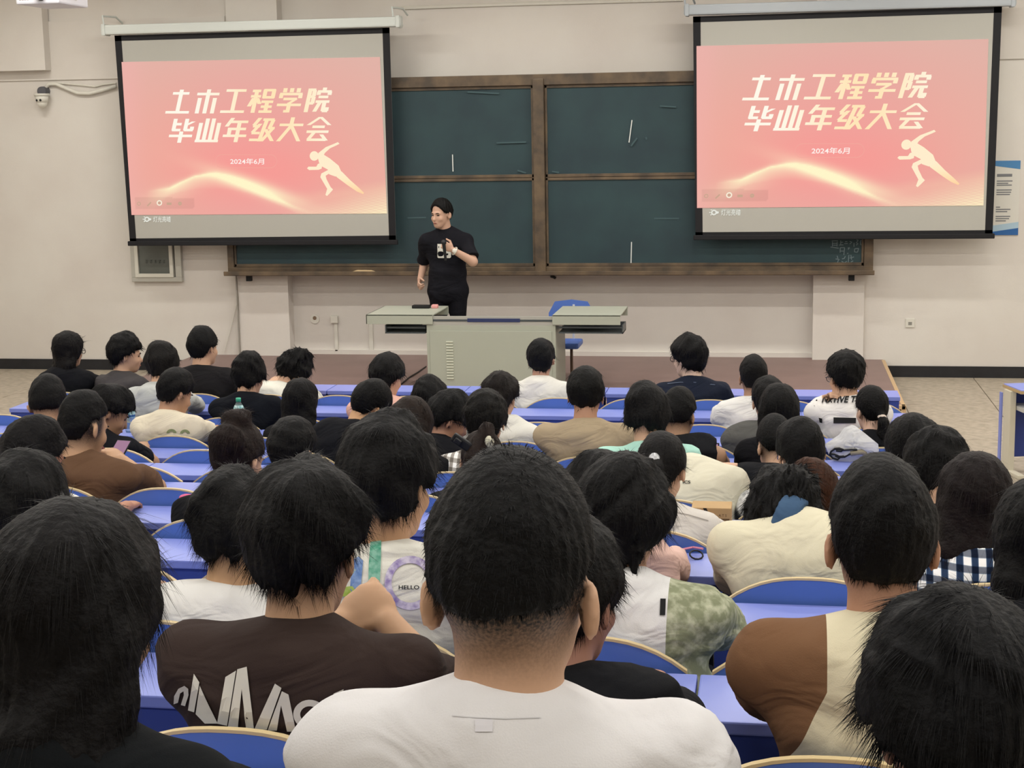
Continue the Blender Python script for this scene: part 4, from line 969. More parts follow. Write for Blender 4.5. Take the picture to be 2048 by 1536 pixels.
    for k in (0, 1):
        if tank: continue
        Ee = S[k]+(Es[k]-S[k])*tl; dE = nrm(Es[k]-S[k]).astype(f32); Ee32 = Ee.astype(f32)
        if sleeve == 'long':
            fs_ = union([cap(S[k], Es[k], .048*sw+.012, .043*sw+.014), cap(Es[k], Ws[k], .043*sw+.013, .032+.008)], .02); dW = nrm(Ws[k]-Es[k]).astype(f32); W32 = (Ws[k]-dW*.01).astype(f32)
            slv.append(lambda p, f=fs_, d=dW, e=W32: smax(f(p), ((p-e)@d), .01))
        else:
            fs_ = cap(S[k], S[k]+(Es[k]-S[k])*(tl+.1), .046*sw+.013, .052*sw+.020); slv.append(lambda p, f=fs_, d=dE, e=Ee32: smax(f(p), ((p-e)@d), .008))
    na = nrm(ax*.8+np.array([0, .12, .45])); nc = (N+na*.014-fwd*.004); ncf = nc.astype(f32); naf = na.astype(f32)
    up_n = nrm(C+Mh@np.array([0, -.02, -.06])-N)
    def shirtf(p):
        d = tor_s(p)-inf
        for g in slv: d = smin(d, g(p), .035)
        n0 = np.sin(p@K[0]+ph[0]+1.0*np.sin(p@K[1]*.8+ph[1]))*np.sin(p@K[2]*.6+ph[2]); n1 = np.sin(p@K[3]*1.5+ph[3]+np.sin(p@K[4]*.7+ph[4]))
        rg = (1-np.abs(np.sin(p@K[5]*.55+ph[5]+.9*np.sin(p@K[4]*.5+ph[1]))))**3; d = d-fold*(.007*n0+.003*n1+.008*rg-.003)
        v = p-ncf; pl = v@naf; r = np.sqrt(np.maximum((v*v).sum(1)-pl*pl, 0))
        if hood: d = smin(d, hoodf(p), .03)
        elif not collar:
            ring = np.sqrt((r-.0625*max(hs, sw**.5))**2+((pl-.008)*.62)**2)-.0085; d = smin(d, ring, .012)
        if tank:
            for k in (0, 1):
                o_ = (S[k]+lx_*(-1, 1)[k]*.045).astype(f32); d = smax(d, -(np.linalg.norm(p-o_, axis=1)-.088), .01)
        return d
    if hood: hoodf = union([ell(N-fwd*.09-ax*.045, (.115, .055, .085), Mt), cap(N-lx_*.085+fwd*.03+ax*.012, N-lx_*.05-fwd*.095-ax*.0, .03, .036), cap(N+lx_*.085+fwd*.03+ax*.012, N+lx_*.05-fwd*.095-ax*.0, .03, .036), cap(N-lx_*.05-fwd*.10, N+lx_*.05-fwd*.10, .034, .034)], .012)
    sp = np.vstack([N, M1, P]+S+(Es+Ws if sleeve == 'long' else Es)); lo = sp.min(0)-.2; hi = sp.max(0)+.2; lo[2] = P[2]-.15; 
    if sht: lo[2] = P[2]-.28
    V, Q = surface(shirtf, lo, hi, h_s)
    ms = [pattern_cloth(shirt) if shirt in ('plaid_blue', 'plaid_grey', 'floral') else cloth(shirt)]; mi = None
    if region or sleevec:
        lv = (V-N)@Mt; rv = region(lv) if region else np.abs(lv[:, 0])-.085-.5*np.maximum(-lv[:, 2], 0)
        ms = [two_tone(shirt, sleevec)]
    sme = qmesh('shirt', V-rel, Q, ms, True)
    if region or sleevec: sme.attributes.new('region', 'FLOAT', 'POINT').data.foreach_set('value', rv.astype(f32))
    obj('shirt', sme, root)
    PEOPLE[key] = dict(root=root, V=V, Q=Q, rel=rel, C=C, M=Mh, N=N, Mt=Mt, hs=hs, E=Es, W=Ws, S=S, bvh=None, hV=HV_, hQ=HQ_, X=X, deskz=deskz, deskY=deskY, P=P)
    if collar:
        na2 = nrm(up_n*.7+np.array([0, -.35, .3])); Nf = (N+na2*.045).astype(f32); naf = na2.astype(f32)
        cf = lambda p: np.maximum(np.sqrt((np.sqrt(np.maximum(((p-Nf)**2).sum(1)-((p-Nf)@naf)**2, 0))-.082)**2+(((p-Nf)@naf)*.42)**2)-.015, 0*p[:, 0]-1)
        V2, Q2 = surface(cf, N-.14, N+.14, h_s*.7); obj('collar', qmesh('collar', V2-rel, Q2, cloth(collar)), root)
    # trousers and shoes, mostly under the desks
    legs = [cap(P+lx_*s*.085-np.array([0, 0, .02]), knees[k], .092*sw, .065) for k, s in enumerate((-1, 1))]+[cap(knees[k], ank[k], .064, .05) for k in (0, 1)]
    feet = [ell(ank[k]+(np.array([0, .06, -.04]) if stand is None else fwd*.06+np.array([0, 0, -.04])), (.045, .13, .045), None if stand is None else Mt) for k in (0, 1)]
    tf = union([ell(P-np.array([0, 0, .01]), (.172*sw, .122*sw, .12), None if stand is None else Mt)]+legs, .04)
    kp = np.vstack([P]+list(knees)+list(ank)); lo = kp.min(0)-.2; hi = kp.max(0)+.2; lo[2] = fz+.04; hi[2] = P[2]+(.1 if stand is not None else .12)
    V2, Q2 = surface(tf, lo, hi, .026 if stand is None else .014); obj('trousers', qmesh('trousers', V2-rel, Q2, cloth(trousers)), root)
    for k in (0, 1):
        f0 = feet[k]; V2, Q2 = surface(lambda p: np.maximum(f0(p), (fz+.002)-p[:, 2]), ank[k]-.22, ank[k]+.22, .018); obj('shoe', qmesh('shoe', V2-rel, Q2, mat('shoe_dark', '26262a', .6)), root)
    return PEOPLE[key]
def glasses(key, c='15151a', thin=.0022):
    d = PEOPLE[key]; M, C, hs = d['M'], d['C'], d['hs']; g = MB()
    def L_(x, y, z): return Vector((C-d['rel']+M@(np.array([x, y, z])*hs)).tolist())
    for s in (-1, 1):
        g.tube([L_(s*.034+.024*math.cos(t*math.pi/8), .108, -.006+.019*math.sin(t*math.pi/8)) for t in range(17)], thin, 5)
        g.tube([L_(s*.058, .108, .0), L_(s*.076, .085, .004), L_(s*.086, .01, .004), L_(s*.084, -.012, -.006)], thin, 5)
    g.tube([L_(-.010, .110, -.002), L_(.010, .110, -.002)], thin, 5)
    g.ob('glasses', mat('glasses_'+c, c, .3, .5), d['root'])
def decal(key, polys, m, name, lab=None, off=.003, sub=0, tris=None, on='shirt'):
    """flat print wrapped onto the shirt: pixel outlines dropped on the cloth surface"""
    d = PEOPLE[key]
    if on == 'hair': d = dict(d); d['V'], d['Q'], d['bvh'] = d['hV'], d['hQ'], None
    if d['bvh'] is None: d['bvh'] = BVHTree.FromPolygons([tuple(v) for v in d['V']], [tuple(int(i) for i in q) for q in d['Q']])
    bm = bmesh.new()
    if tris is not None:
        vs_ = [bm.verts.new((a, b, 0)) for a, b in tris[0]]
        for f in tris[1]:
            try: bm.faces.new([vs_[i] for i in f])
            except ValueError: pass
    for pl in polys:
        vs_ = [bm.verts.new((a, b, 0)) for a, b in pl]
        for t in tessellate_polygon([[v.co for v in vs_]]):
            try: bm.faces.new([vs_[i] for i in t])
            except ValueError: pass
    for _ in range(sub):
        L2 = [e_ for e_ in bm.edges if e_.calc_length() > 9]
        if L2: bmesh.ops.subdivide_edges(bm, edges=L2, cuts=1); bmesh.ops.triangulate(bm, faces=bm.faces[:])
    bad = []
    for v in bm.verts:
        dv = ray(v.co.x, v.co.y); dv = dv/np.linalg.norm(dv); hit = d['bvh'].ray_cast(Vector(CAM.tolist()), Vector(dv.tolist()))
        if hit[0] is None: bad.append(v); continue
        n_ = hit[1]; n_ = -n_ if n_.dot(Vector(dv.tolist())) > 0 else n_
        v.co = hit[0]+n_*off-Vector(d['rel'].tolist())
    if bad: bmesh.ops.delete(bm, geom=bad, context='VERTS')
    # drop faces stretched over an edge of the cloth
    big = [f for f in bm.faces if f.calc_perimeter() > 1.2]
    if big: bmesh.ops.delete(bm, geom=big, context='FACES')
    me = bpy.data.meshes.new(name); bm.to_mesh(me); bm.free(); me.materials.append(m); o = obj(name, me, d['root'])
    if lab: o['label'] = lab
    return o
def decal_text(key, s, x0, y0, x1, y1, m, bold=.01, slope=0, italic=0, name='print', lab=None, off=.004):
    V2, F2 = text2d(s, bold); pts = [(x0+(x1-x0)*a+italic*(y1-y0)*b, y1-(y1-y0)*b+slope*(x1-x0)*a) for a, b in V2]
    return decal(key, [], m, name, lab, off=off, tris=(pts, F2))
# ------------------------------------------------------------------ the audience
def down(M): return M.T@np.array([0, 0, -1.0])
def x_long(L0=.30, r=.05, wd=.05, back=-.06, fan=1.15, drape=.06):
    def f(C, M, hs):
        g = down(M); bk = M.T@np.array([0, -1.0, 0]); o = []
        for i_, x in enumerate((-wd*1.15, -wd*.55, 0, wd*.6, wd*1.15)):
            L_ = L0*(1+.13*math.sin(i_*2.4+L0*90)); a = np.array([x, back+.012*abs(x)/wd, -.01]); b = a+g*L_*.5+bk*drape*.5+np.array([x*.12, 0, 0]); c = a+g*L_+bk*drape+np.array([x*(fan-1), 0, 0]); o += [cap(a, b, r*.92, r*.85), cap(b, c, r*.85, r*.38)]
        for s in (-1, 1): o.append(cap(np.array([s*.076, -.015, .02]), np.array([s*.076, -.03, .0])+g*L0*.7+bk*drape*.4, .026, .022))
        return o
    return f
def x_tail(L_=.17, r=.03, z=-.02, y=-.115):
    def f(C, M, hs):
        g = down(M); a = np.array([0, y, z]); b = a+np.array([0, -.03, -.0])+g*.04; c = b+g*L_*.5; e_ = c+g*L_*.5+np.array([.01, .015, 0]); return [cap(np.array([0, -.09, z+.02]), a, .03, .018), cap(a, b, .018, r), cap(b, c, r, r*1.05), cap(c, e_, r*1.05, r*.45)]
    return f
def x_bun(C, M, hs):
    return [ell((.0, -.045, .135), (.055, .055, .04)), ell((.012, -.10, .06), (.07, .045, .06)), cap((.0, -.05, .15), (.025, -.02, .165), .02, .012)]
def x_clip(C, M, hs):
    return [cap((-.01, -.10, -.03), (.03, -.105, .11), .042, .028), cap((.03, -.105, .11), (.06, -.12, .06), .028, .02)]
FEM = dict(w_=.88, hs=.96)
P_ = person
P_('1', 'person with long dark hair, glasses and black top, far left of front row', 0, (135, 662), yaw=-25, pitch=5, hair='long', hairc='161214', shirt='15161a', sleeve='long', extra=x_long(.22, .05, .04), **FEM)
P_('2', 'person in charcoal tee turned in profile to the right, front row', 0, (250, 666), yaw=-62, pitch=6, hair='full', shirt='484546', arms='lap', tyaw=-15)
P_('3', 'person in pale grey hooded sweatshirt in the second row, behind the charcoal tee', 1, (323, 684), pitch=16, hair='mop', hairc='1a1614', shirt='b7bab8', sleeve='long', hood=True, arms='wide', tyaw=-8, dy=.27)
P_('4', 'large person in black tee at the front row, tallest head on the left', 0, (405, 652), yaw=-22, pitch=3, hair='short', shirt='1c1b1d', w_=1.2, hs=1.03, arms='desk')
P_('5', 'person with round bobbed black hair and black tee in the second row, left', 1, (497, 704), yaw=-14, pitch=14, hair='mop', shirt='10131a', arms='desk', w_=1.03)
P_('6', 'person in white tee with shaggy black hair, head tilted right, front row', 0, (586, 695), yaw=-20, pitch=28, roll=18, hair='curly', shirt='dcdbd0', arms='desk', dy=.34, dx=-.12, w_=1.08)
P_('7', 'person in pink tee with bowl-cut black hair in front of the stage floor', 1, (773, 706), yaw=-24, pitch=16, hair='full', shirt='e0b2a4', arms='desk')
P_('8', 'person with bowed black head just left of the lectern vents, third row', 2, (858, 753), pitch=38, hair='mop', shirt='1a1b20', arms='desk', dy=.36, yaw=8)
P_('9', 'person with parted dark brown hair and white tee in front of the lectern', 2, (1000, 744), yaw=-10, pitch=14, hair='full', hairc='221916', shirt='d9d8d0', arms='desk', dx=.08)
P_('10', 'person in white tee sitting upright in the front row before the lectern', 0, (1082, 677), pitch=4, hair='short', hairc='111319', shirt='e0dfd8', arms='lap', skin='a97c62')
P_('11', 'person in navy jacket with full black hair and glasses looking left, front row', 0, (1378, 667), yaw=48, pitch=4, hair='mop', shirt='1c2231', sleeve='long', arms='lap', w_=1.12, hs=1.06, tyaw=12, skin='cfa98c')
P_('12', 'person in plain white tee with short hair, right of the navy jacket', 1, (1507, 709), yaw=4, pitch=12, hair='trim', shirt='dad9d6', arms='desk', dx=-.05, stub=.6, skin='9c7358')
P_('13', 'person in white lettered jersey with glasses, chin on hands, right front', 1, (1690, 700), yaw=26, pitch=10, hair='full', shirt='dedcda', arms='chin', w_=1.12, hs=1.05, dx=.08, sleevec='dedcda', tshirt_len=.95)
P_('14', 'person in cream tee looking down right, beside the green-capped bottle', 2, (348, 738), yaw=-38, pitch=20, hair='short', shirt='d9d0bb', arms='desk', stub=.3, skin='a97c5c', tyaw=-6)
P_('15', 'person with long straight black hair in a black top, third row', 2, (600, 757), pitch=14, hair='long', shirt='131316', sleeve='long', extra=x_long(.30, .055, .05), **FEM)
P_('16', 'person in black tee with bowed head and bare nape, left of the brown hair', 3, (738, 757), yaw=-30, pitch=34, roll=14, hair='short', shirt='121318', arms='desk', dy=.33, dx=-.14, skin='b8885f')
P_('17', 'person with glossy brown bobbed hair behind the bowed black tee', 4, (820, 793), pitch=24, yaw=-8, hair='bob', hairc='33241c', shirt='131317', sleeve='long', extra=x_long(.16, .05, .05), **FEM)
P_('18', 'person in profile with glasses and black tee beside the brown bob', 3, (898, 780), yaw=-66, pitch=26, hair='full', shirt='111217', arms='desk', skin='9d6f55', tyaw=-10, dy=.3)
P_('19', 'person with dark mop hair in pale checked shirt at the centre', 4, (970, 780), pitch=18, hair='mop', hairc='15120f', shirt='plaid_grey', sleeve='long', arms='wide', dy=.3)
P_('20', 'person with brown hair held up by a black claw clip, low at the centre', 5, (962, 862), pitch=38, yaw=-5, hair='tied', hairc='33221c', shirt='17171a', sleeve='long', extra=x_clip, dy=.36, **FEM)
P_('21', 'broad person in beige tee with short black hair, fourth row', 3, (1172, 733), pitch=12, hair='short', hairc='12110f', shirt='a3937a', w_=1.13, hs=1.02, arms='wide', tshirt_len=.95, skin='a97a5c')
P_('22', 'person in mint green tee with thick black hair', 4, (1295, 767), pitch=16, hair='full', shirt='a6d3c6', w_=1.08, arms='wide', dx=.03, tt=0)
P_('23', 'person in black sleeveless top with bare shoulder, behind the mint tee', 3, (1357, 774), yaw=-14, pitch=14, hair='fade', stub=.9, shirt='15161a', tank=True, w_=1.12, arms='wide', skin='a57a5a', dx=.1)
P_('24', 'person in dark grey sweater half hidden by the long-haired person', 2, (1537, 752), yaw=8, pitch=12, hair='short', shirt='565654', sleeve='long', arms='wide', dx=-.1)
P_('25', 'person with long black hair and black top right of the grey sweater', 3, (1558, 768), pitch=16, hair='long', shirt='121216', sleeve='long', extra=x_long(.26, .052, .048), **FEM)
P_('26', 'person with low ponytail, pale hair tie and black jacket, right side', 2, (1743, 771), yaw=24, pitch=8, hair='tied', shirt='111216', sleeve='long', extra=x_tail(.15, .032, -.03), skin='c79c80', **FEM)
_p27 = at(1452, 948, rowY[5]+.66)
P_('27', 'person in patterned white shirt with glasses and faded hair', 5, (1602, 835), yaw=10, pitch=26, hair='short', stub=.6, shirt='floral', sleeve='long', arms='wide', dy=.3, hand_t=(_p27, None), poles=((-.8, -.3, -.6), None))
P_('28', 'person in black tee with shaved sides left of the patterned shirt', 4, (1552, 830), yaw=16, pitch=30, hair='fade', stub=.8, shirt='141519', arms='desk', dy=.36, dx=-.14)
P_('29', 'person with orange-brown hair bent low behind the curly head', 6, (1618, 920), pitch=48, hair='bob', hairc='5e3620', shirt='d8d1b8', sleeve='long', dy=.38, **FEM)
P_('30', 'person with curly black hair bent forward in cream sweatshirt with denim collar', 7, (1572, 932), npx=(1606, 1066, .24), pitch=52, yaw=8, hair='curly', shirt='d6d0b8', sleeve='long', collar='3f5876', arms='wide', w_=1.2, hs=1.05, dy=.34, dx=.02)
P_('31', 'person with low side ponytail and white blouse beside the cardboard box', 6, (1322, 865), yaw=-8, pitch=26, hair='tied', hairc='141113', shirt='cfcac4', sleeve='long', extra=x_tail(.2, .034, .01), dy=.27, arms='desk', dx=.02, **FEM)
P_('32', 'person bent over the desk in cream tee with small black lettering', 5, (1350, 925), npx=(1380, 944, .32), pitch=72, yaw=10, hair='short', shirt='d2cebb', arms='wide', dy=.48, dx=.02, w_=1.02, tshirt_len=.95)
_p33 = at(243, 920, rowY[5]+.56)
P_('33', 'person in brown tee with faded hair using a phone, left side', 5, (163, 782), yaw=-24, pitch=16, hair='trim', stub=.95, shirt='5d4534', w_=1.18, hs=1.04, arms='wide', hand_t=(None, _p33), skin='a77d5c', dx=.05, tshirt_len=.85)
P_('34', 'person in maroon tee with shaved sides at the left edge', 4, (92, 750), yaw=12, pitch=24, hair='fade', stub=.9, shirt='6d3d3c', arms='wide', skin='b98a66', dx=-.03)
P_('35', 'person in profile with black tee behind the phone user', 3, (217, 768), yaw=-60, pitch=28, hair='full', shirt='121318', dy=.3, skin='9d7354', dx=-.04)
P_('36', 'person in white tee with short hair at the left edge, sixth row', 6, (65, 832), yaw=-34, pitch=18, hair='short', hairc='131013', shirt='dcdbd8', arms='desk', dx=.05, skin='a06c50', hs=1.03)
P_('37', 'person with black hair cut off by the left edge, above the nearest left head', 8, (38, 905), pitch=14, hair='mop', shirt='1a1a1c', arms='desk', hs=1.03)
P_('38', 'person with reddish brown bun and black dress on the left', 6, (473, 842), yaw=-18, pitch=18, hair='tied', hairc='2b1a16', shirt='121317', sleeve='long', extra=x_bun, arms='wide', w_=.95, hs=1.0, tyaw=-10)
P_('39', 'person with short black hair and violet-black shirt right of the bun', 5, (582, 833), yaw=-14, pitch=16, hair='short', shirt='221f33', arms='desk')
P_('40', 'person in white tee partly hidden by the dark brown printed tee', 8, (462, 942), yaw=12, pitch=16, hair='full', shirt='dedddb', arms='desk', dx=-.07, skin='b88b62', dy=.24)
P_('41', 'person in white hooded top with painted print and purple ring', 8, (775, 830), yaw=-18, pitch=8, hair='full', hairc='100f12', shirt='dddcd4', sleeve='long', arms='wide', w_=1.1, hs=1.06, skin='b1845f', dy=.18, tyaw=-4)
P_('42', 'person with grown-out hair in white tee with green patterned sleeves', 8, (1248, 912), yaw=-8, pitch=12, hair='mop', hairc='121113', shirt='d9d9da', sleevec='camo', region=lambda l: l[:, 0]-.115-.03*l[:, 2], arms='desk', dx=.06, w_=1.02, skin='a87c5c', tshirt_len=.98, extra=lambda C, M, hs: [cap((x, -.085, -.06), (x*1.05, -.088, -.125-.01*(i % 2)), .022, .008) for i, x in enumerate((-.05, -.02, .012, .045))])
P_('43', 'person with dark bowed head in pink top between ponytail and grown-out hair', 7, (1196, 903), pitch=34, yaw=-12, hair='mop', shirt='d6b4aa', sleeve='long', arms='wide', dx=.16, dy=.28, **FEM)
P_('44', 'person in black tee mostly hidden behind the nearest crew-cut head', 9, (1133, 1032), yaw=-22, pitch=10, hair='short', shirt='16171b', arms='wide', dx=.08, w_=1.0, skin='a0705a', tyaw=-6)
P_('45', 'person in cream raglan tee with brown sleeves and crew cut, right side', 9, (1765, 913), yaw=3, pitch=8, hair='trim', stub=.7, shirt='d5cdb2', sleevec='76573f', region=lambda l: np.abs(l[:, 0])-.092-.42*np.maximum(-l[:, 2]-.02, 0), arms='desk', w_=1.1, skin='a9795b', poles=((-1.3, .1, -.45), None), dy=.21, tshirt_len=.9, dx=.03)
P_('46', 'person with long reddish dark hair and blue plaid shirt at the right', 7, (1952, 905), pitch=14, yaw=4, hair='long', hairc='231617', shirt='plaid_blue', sleeve='long', extra=x_long(.25, .056, .05, drape=.09), **FEM)
P_('47', 'person with thick black hair filling the bottom right corner', 10, (1918, 1185), yaw=14, pitch=14, hair='full', hairc='0d0e14', shirt='2b2d33', arms='desk', dy=.24, skin='b98a76', hs=1.0)
P_('48', 'person with bowed dark head beside the right aisle, fifth row', 5, (1828, 830), pitch=34, yaw=22, hair='bob', shirt='15161a', dy=.36, skin='b98668', **FEM)
P_('49', 'person with round black head in front of the right-hand aisle floor', 6, (1878, 856), pitch=30, yaw=6, hair='mop', shirt='17181c', dy=.30, hs=1.02)
P_('50', 'person with dark hair cut off by the right edge beside the plaid shirt', 8, (2085, 955), pitch=12, hair='long', shirt='1a1b20', sleeve='long', extra=x_long(.18), **FEM)
P_('51', 'nearest person on the left with long dark hair and black top', 10, (140, 1010), pitch=12, yaw=-10, hair='long', hairc='100d10', shirt='0f1215', sleeve='long', extra=x_long(.27, .055, .052, drape=.10), arms='desk', w_=.98, hs=1.02, dy=.25)
_p = at(684, 1246, rowY[9]+.50); _q = at(776, 1244, rowY[9]+.50)
P_('52', 'person in dark brown tee with large white lettering, hands raised together', 9, (607, 922), yaw=-6, pitch=10, hair='full', hairc='0f0e10', stub=.5, shirt='382d2a', w_=1.16, hs=1.03, arms='wide', hand_t=(_p, _q), poles=((-1.0, .2, -1.2), (1.0, .2, -1.2)), skin='ac8260', curl=1.15, prs=dict(hup=[np.array([0, -1.0, .7])]*2), dy=.20, tshirt_len=.9)
P_('53', 'nearest person with black crew cut and white tee at the centre', 10, (1022, 899), pitch=4, yaw=-4, hair='crop', hairc='0b0b0f', stub=1.0, shirt='d8d7d9', w_=1.1, hs=1.1, arms='desk', dy=.165, nl=.06, stz=.085, skin='b98d6c')
for k in ('1', '11', '13', '18', '27'): glasses(k)
# lecturer on the stage
LT = at(882, 398, 14.72); Cc = LT-np.array([0, 0, .142]); Nn = Cc+np.array([.03, .045, -.185]); Mm = Nn+np.array([.0, .03, -.27]); Pp = Nn+np.array([.01, .0, -.55])
bs_ = np.array([Pp[0], Pp[1], .177])
wl = at(904, 499, 14.44); wr = at(840, 560, 14.72)
person('lect', 'lecturer in black tee speaking into a microphone behind the lectern', stand=dict(C=Cc, N=Nn, M1=Mm, P=Pp, base=bs_, knees=[np.array([Pp[0]+s*.1, Pp[1]-.02, .66]) for s in (1, -1)], ank=[np.array([Pp[0]+s*.11, Pp[1], .27]) for s in (1, -1)]),
    yaw=152, pitch=4, hair='recede', hairc='151314', skin='b58a6f', shirt='16161c', tyaw=186, w_=1.14, hs=1.06, arms=(wl, wr), poles=((.9, .2, -.8), (-.12, 1.0, 0)), curl=(1.25, 1.0), prs=dict(hup=[np.array([.3, -1.0, .1]), np.array([-1.0, -.3, 0])]), sht=True, res=.60, sdrop=.075, tshirt_len=.88, trousers='14141a', nstr=1500)
# ------------------------------------------------------------------ prints on clothing
bk_ = mat('print_black', '17181a', .85); wh_ = mat('print_white', 'd3d1c8', .85)
c1 = lambda pts: [(x/2.3405, 880+y/2.3405) for x, y in pts]
hook = [(818, 1232), (820, 1195), (840, 1160), (868, 1146), (886, 1160), (888, 1190), (872, 1242), (852, 1236), (866, 1190), (864, 1172), (848, 1182), (838, 1225)]
arcC = [(1450+76*math.cos(math.radians(a)), 1282-68*math.sin(math.radians(a))) for a in range(45, 235, 12)]+[(1450+44*math.cos(math.radians(a)), 1282-38*math.sin(math.radians(a))) for a in range(230, 40, -12)]
decal('52', [c1(p) for p in (hook, [(912, 1095), (938, 1135), (915, 1272), (886, 1262)], [(940, 1150), (1025, 1325), (965, 1325), (922, 1280)], [(1060, 1110), (1110, 1080), (1068, 1335), (1022, 1325)],
    [(1116, 1074), (1160, 1062), (1192, 1345), (1156, 1345), (1136, 1165), (1118, 1345), (1072, 1340)], [(1196, 1345), (1290, 1140), (1320, 1160), (1252, 1350), (1215, 1350)],
    [(1322, 1175), (1352, 1190), (1386, 1360), (1345, 1360), (1318, 1240), (1298, 1355), (1256, 1355)], arcC, [(1560, 1185), (1606, 1165), (1592, 1245), (1640, 1240), (1640, 1262), (1548, 1268)], [(1655, 1198), (1692, 1222), (1668, 1262), (1640, 1256)])], wh_, 'lettering', 'large white angular lettering', sub=2)
decal_text('13', 'NATIVE TO', 1643, 795, 1722, 808, bk_, .03, -.02, .25, 'lettering', 'black slanted word NATIVE TO', .009)
decal('13', [[(1668, 835), (1712, 836), (1712, 846), (1668, 846)], [(1638, 835), (1645, 837), (1646, 845), (1640, 843)]], bk_, 'black_box_print', off=.009)
def stroke_px(pts, w):
    o = []
    for a, b in zip(pts[:-1], pts[1:]):
        d = np.array(b, float)-np.array(a, float); n_ = np.array([-d[1], d[0]])/(np.hypot(*d)+1e-6)*w/2; o.append([tuple(np.array(a)+n_), tuple(np.array(b)+n_), tuple(np.array(b)-n_), tuple(np.array(a)-n_)])
    return o
decal('13', stroke_px([(1658, 780), (1645, 788), (1634, 800), (1629, 812)], 2.5), bk_, 'piping')
ring = lambda cx, cy, r0, r1, ry=1.0, n=36: [[(cx+r*math.cos(2*math.pi*(i+j)/n), cy+ry*r*math.sin(2*math.pi*(i+j)/n)) for r, j in ((r0, 0), (r1, 0), (r1, 1), (r0, 1))] for i in range(n)]
decal('41', ring(820, 1166, 37, 51, 1.05), mat('print_purple', '8a7bb0', .9, var=.4, vscale=60, tint='cfc9dc'), 'purple_ring', 'brushed purple ring', sub=1)
decal_text('41', 'HELLO', 797, 1171, 838, 1179, bk_, .02, 0, 0, 'lettering', 'black word HELLO')
decal('41', [[(742, 1082), (754, 1068), (763, 1072), (762, 1120), (758, 1205), (736, 1205), (738, 1130)]], mat('print_green', '3f8f76', .9, var=.4, vscale=50, tint='8fbfae'), 'green_stroke', 'dark green brush stroke', sub=2)
decal('41', [[(706, 1120), (718, 1114), (727, 1122), (720, 1205), (700, 1205), (703, 1150)]], mat('print_blue', '4a6fae', .9, var=.4, vscale=50, tint='8aa3cc'), 'blue_stroke', 'blue brush stroke', sub=2)
for k, (y0, y1) in enumerate(((1133, 1152), (1172, 1192), (1212, 1228))):
    decal('41', [[(662+k*2, y0+4), (706, y0), (712, y0+8), (704, y1), (664, y1+2)]], mat('print_lime', '9cb541', .9, var=.3, vscale=50, tint='b9cc7a'), 'lime_stroke', 'lime green brush stroke', sub=2)
decal_text('32', 'ICS', 1366, 962, 1381, 968, bk_, .03, 0, 0, 'lettering', 'small black letters')
decal('14', ring(343, 866, 4, 10, .8, 16)[8:]+ring(370, 867, 4, 10, .8, 16)[8:], mat('print_olive', '7d8562', .9), 'green_print', 'green rounded print')
decal('42', [[(1320, 1198), (1331, 1198), (1330, 1231), (1319, 1231)]], bk_, 'side_label', 'black woven label', sub=1)
decal('11', stroke_px([(1335, 768), (1360, 765), (1390, 765), (1430, 770)], 1.6), mat('seam_grey', '4a5468', .9), 'seam')
decal('21', stroke_px([(1152, 816), (1165, 818), (1177, 818)], 3), mat('slit_dark', '3a3128', .9), 'collar_slit')
decal('31', stroke_px([(1336, 1022), (1375, 1030), (1416, 1042)], 1.5), mat('seam_pale', '8f8984', .9), 'seam')
decal('53', [[(950, 1440), (985, 1440), (985, 1464), (950, 1464)]], mat('label_pale', 'd3d2d8', .9), 'neck_label', 'faint square label showing through', off=.0015, sub=1)
decal('53', stroke_px([(905, 1432), (950, 1436), (1010, 1438), (1080, 1436)], 2), mat('stitch', 'c9c8cb', .9), 'collar_stitching', off=.0015, sub=1)
decal('lect', [[(875, 488), (900, 488), (902, 490), (902, 514), (900, 516), (877, 516), (875, 514)]], wh_, 'chest_print', 'white square chest print', sub=1)
decal('lect', [[(877, 492), (878.5, 492), (878.5, 511), (877, 511)]], bk_, 'chest_print_line', off=.005)
# lecturer's microphone, watch
d = PEOPLE['lect']; W0, E0 = d['W'][0], d['E'][0]; hd = nrm(W0-E0)
mc = W0+hd*.085+np.array([-.0, -.04, 0])
ml_ = empty('microphone', mc-np.array([0, 0, .14]), 'black handheld microphone in the lecturer\'s raised hand', 'microphone')
MB().cyl((.015, 0, .0), (0, 0, .15), .012, .017, 14).ob('handle', m_black, ml_, smooth=False); MB().sph((0, 0, .17), .026, 14).ob('mesh_head', mat('mic_mesh', '2c2c30', .5, .5, metal=.5), ml_, smooth=True)
g = MB(); a = W0-hd*.03-d['rel']; R_ = Vector(hd.tolist()).to_track_quat('Z', 'Y').to_matrix().to_4x4(); R_.translation = Vector(a.tolist())
g.tube([(R_ @ Vector((.036*math.cos(t*math.pi/8), .036*math.sin(t*math.pi/8), 0))) for t in range(17)], .008, 6); g.ob('wristwatch', mat('watch_steel', 'd8d4c8', .3, .5, metal=.4), d['root'])
g = MB(); g.sph((a[0]+.005, a[1]-.036, a[2]+.005), (.022, .008, .022), 14); g.ob('watch_face', mat('watch_white', 'e8e4d8', .3), d['root'])
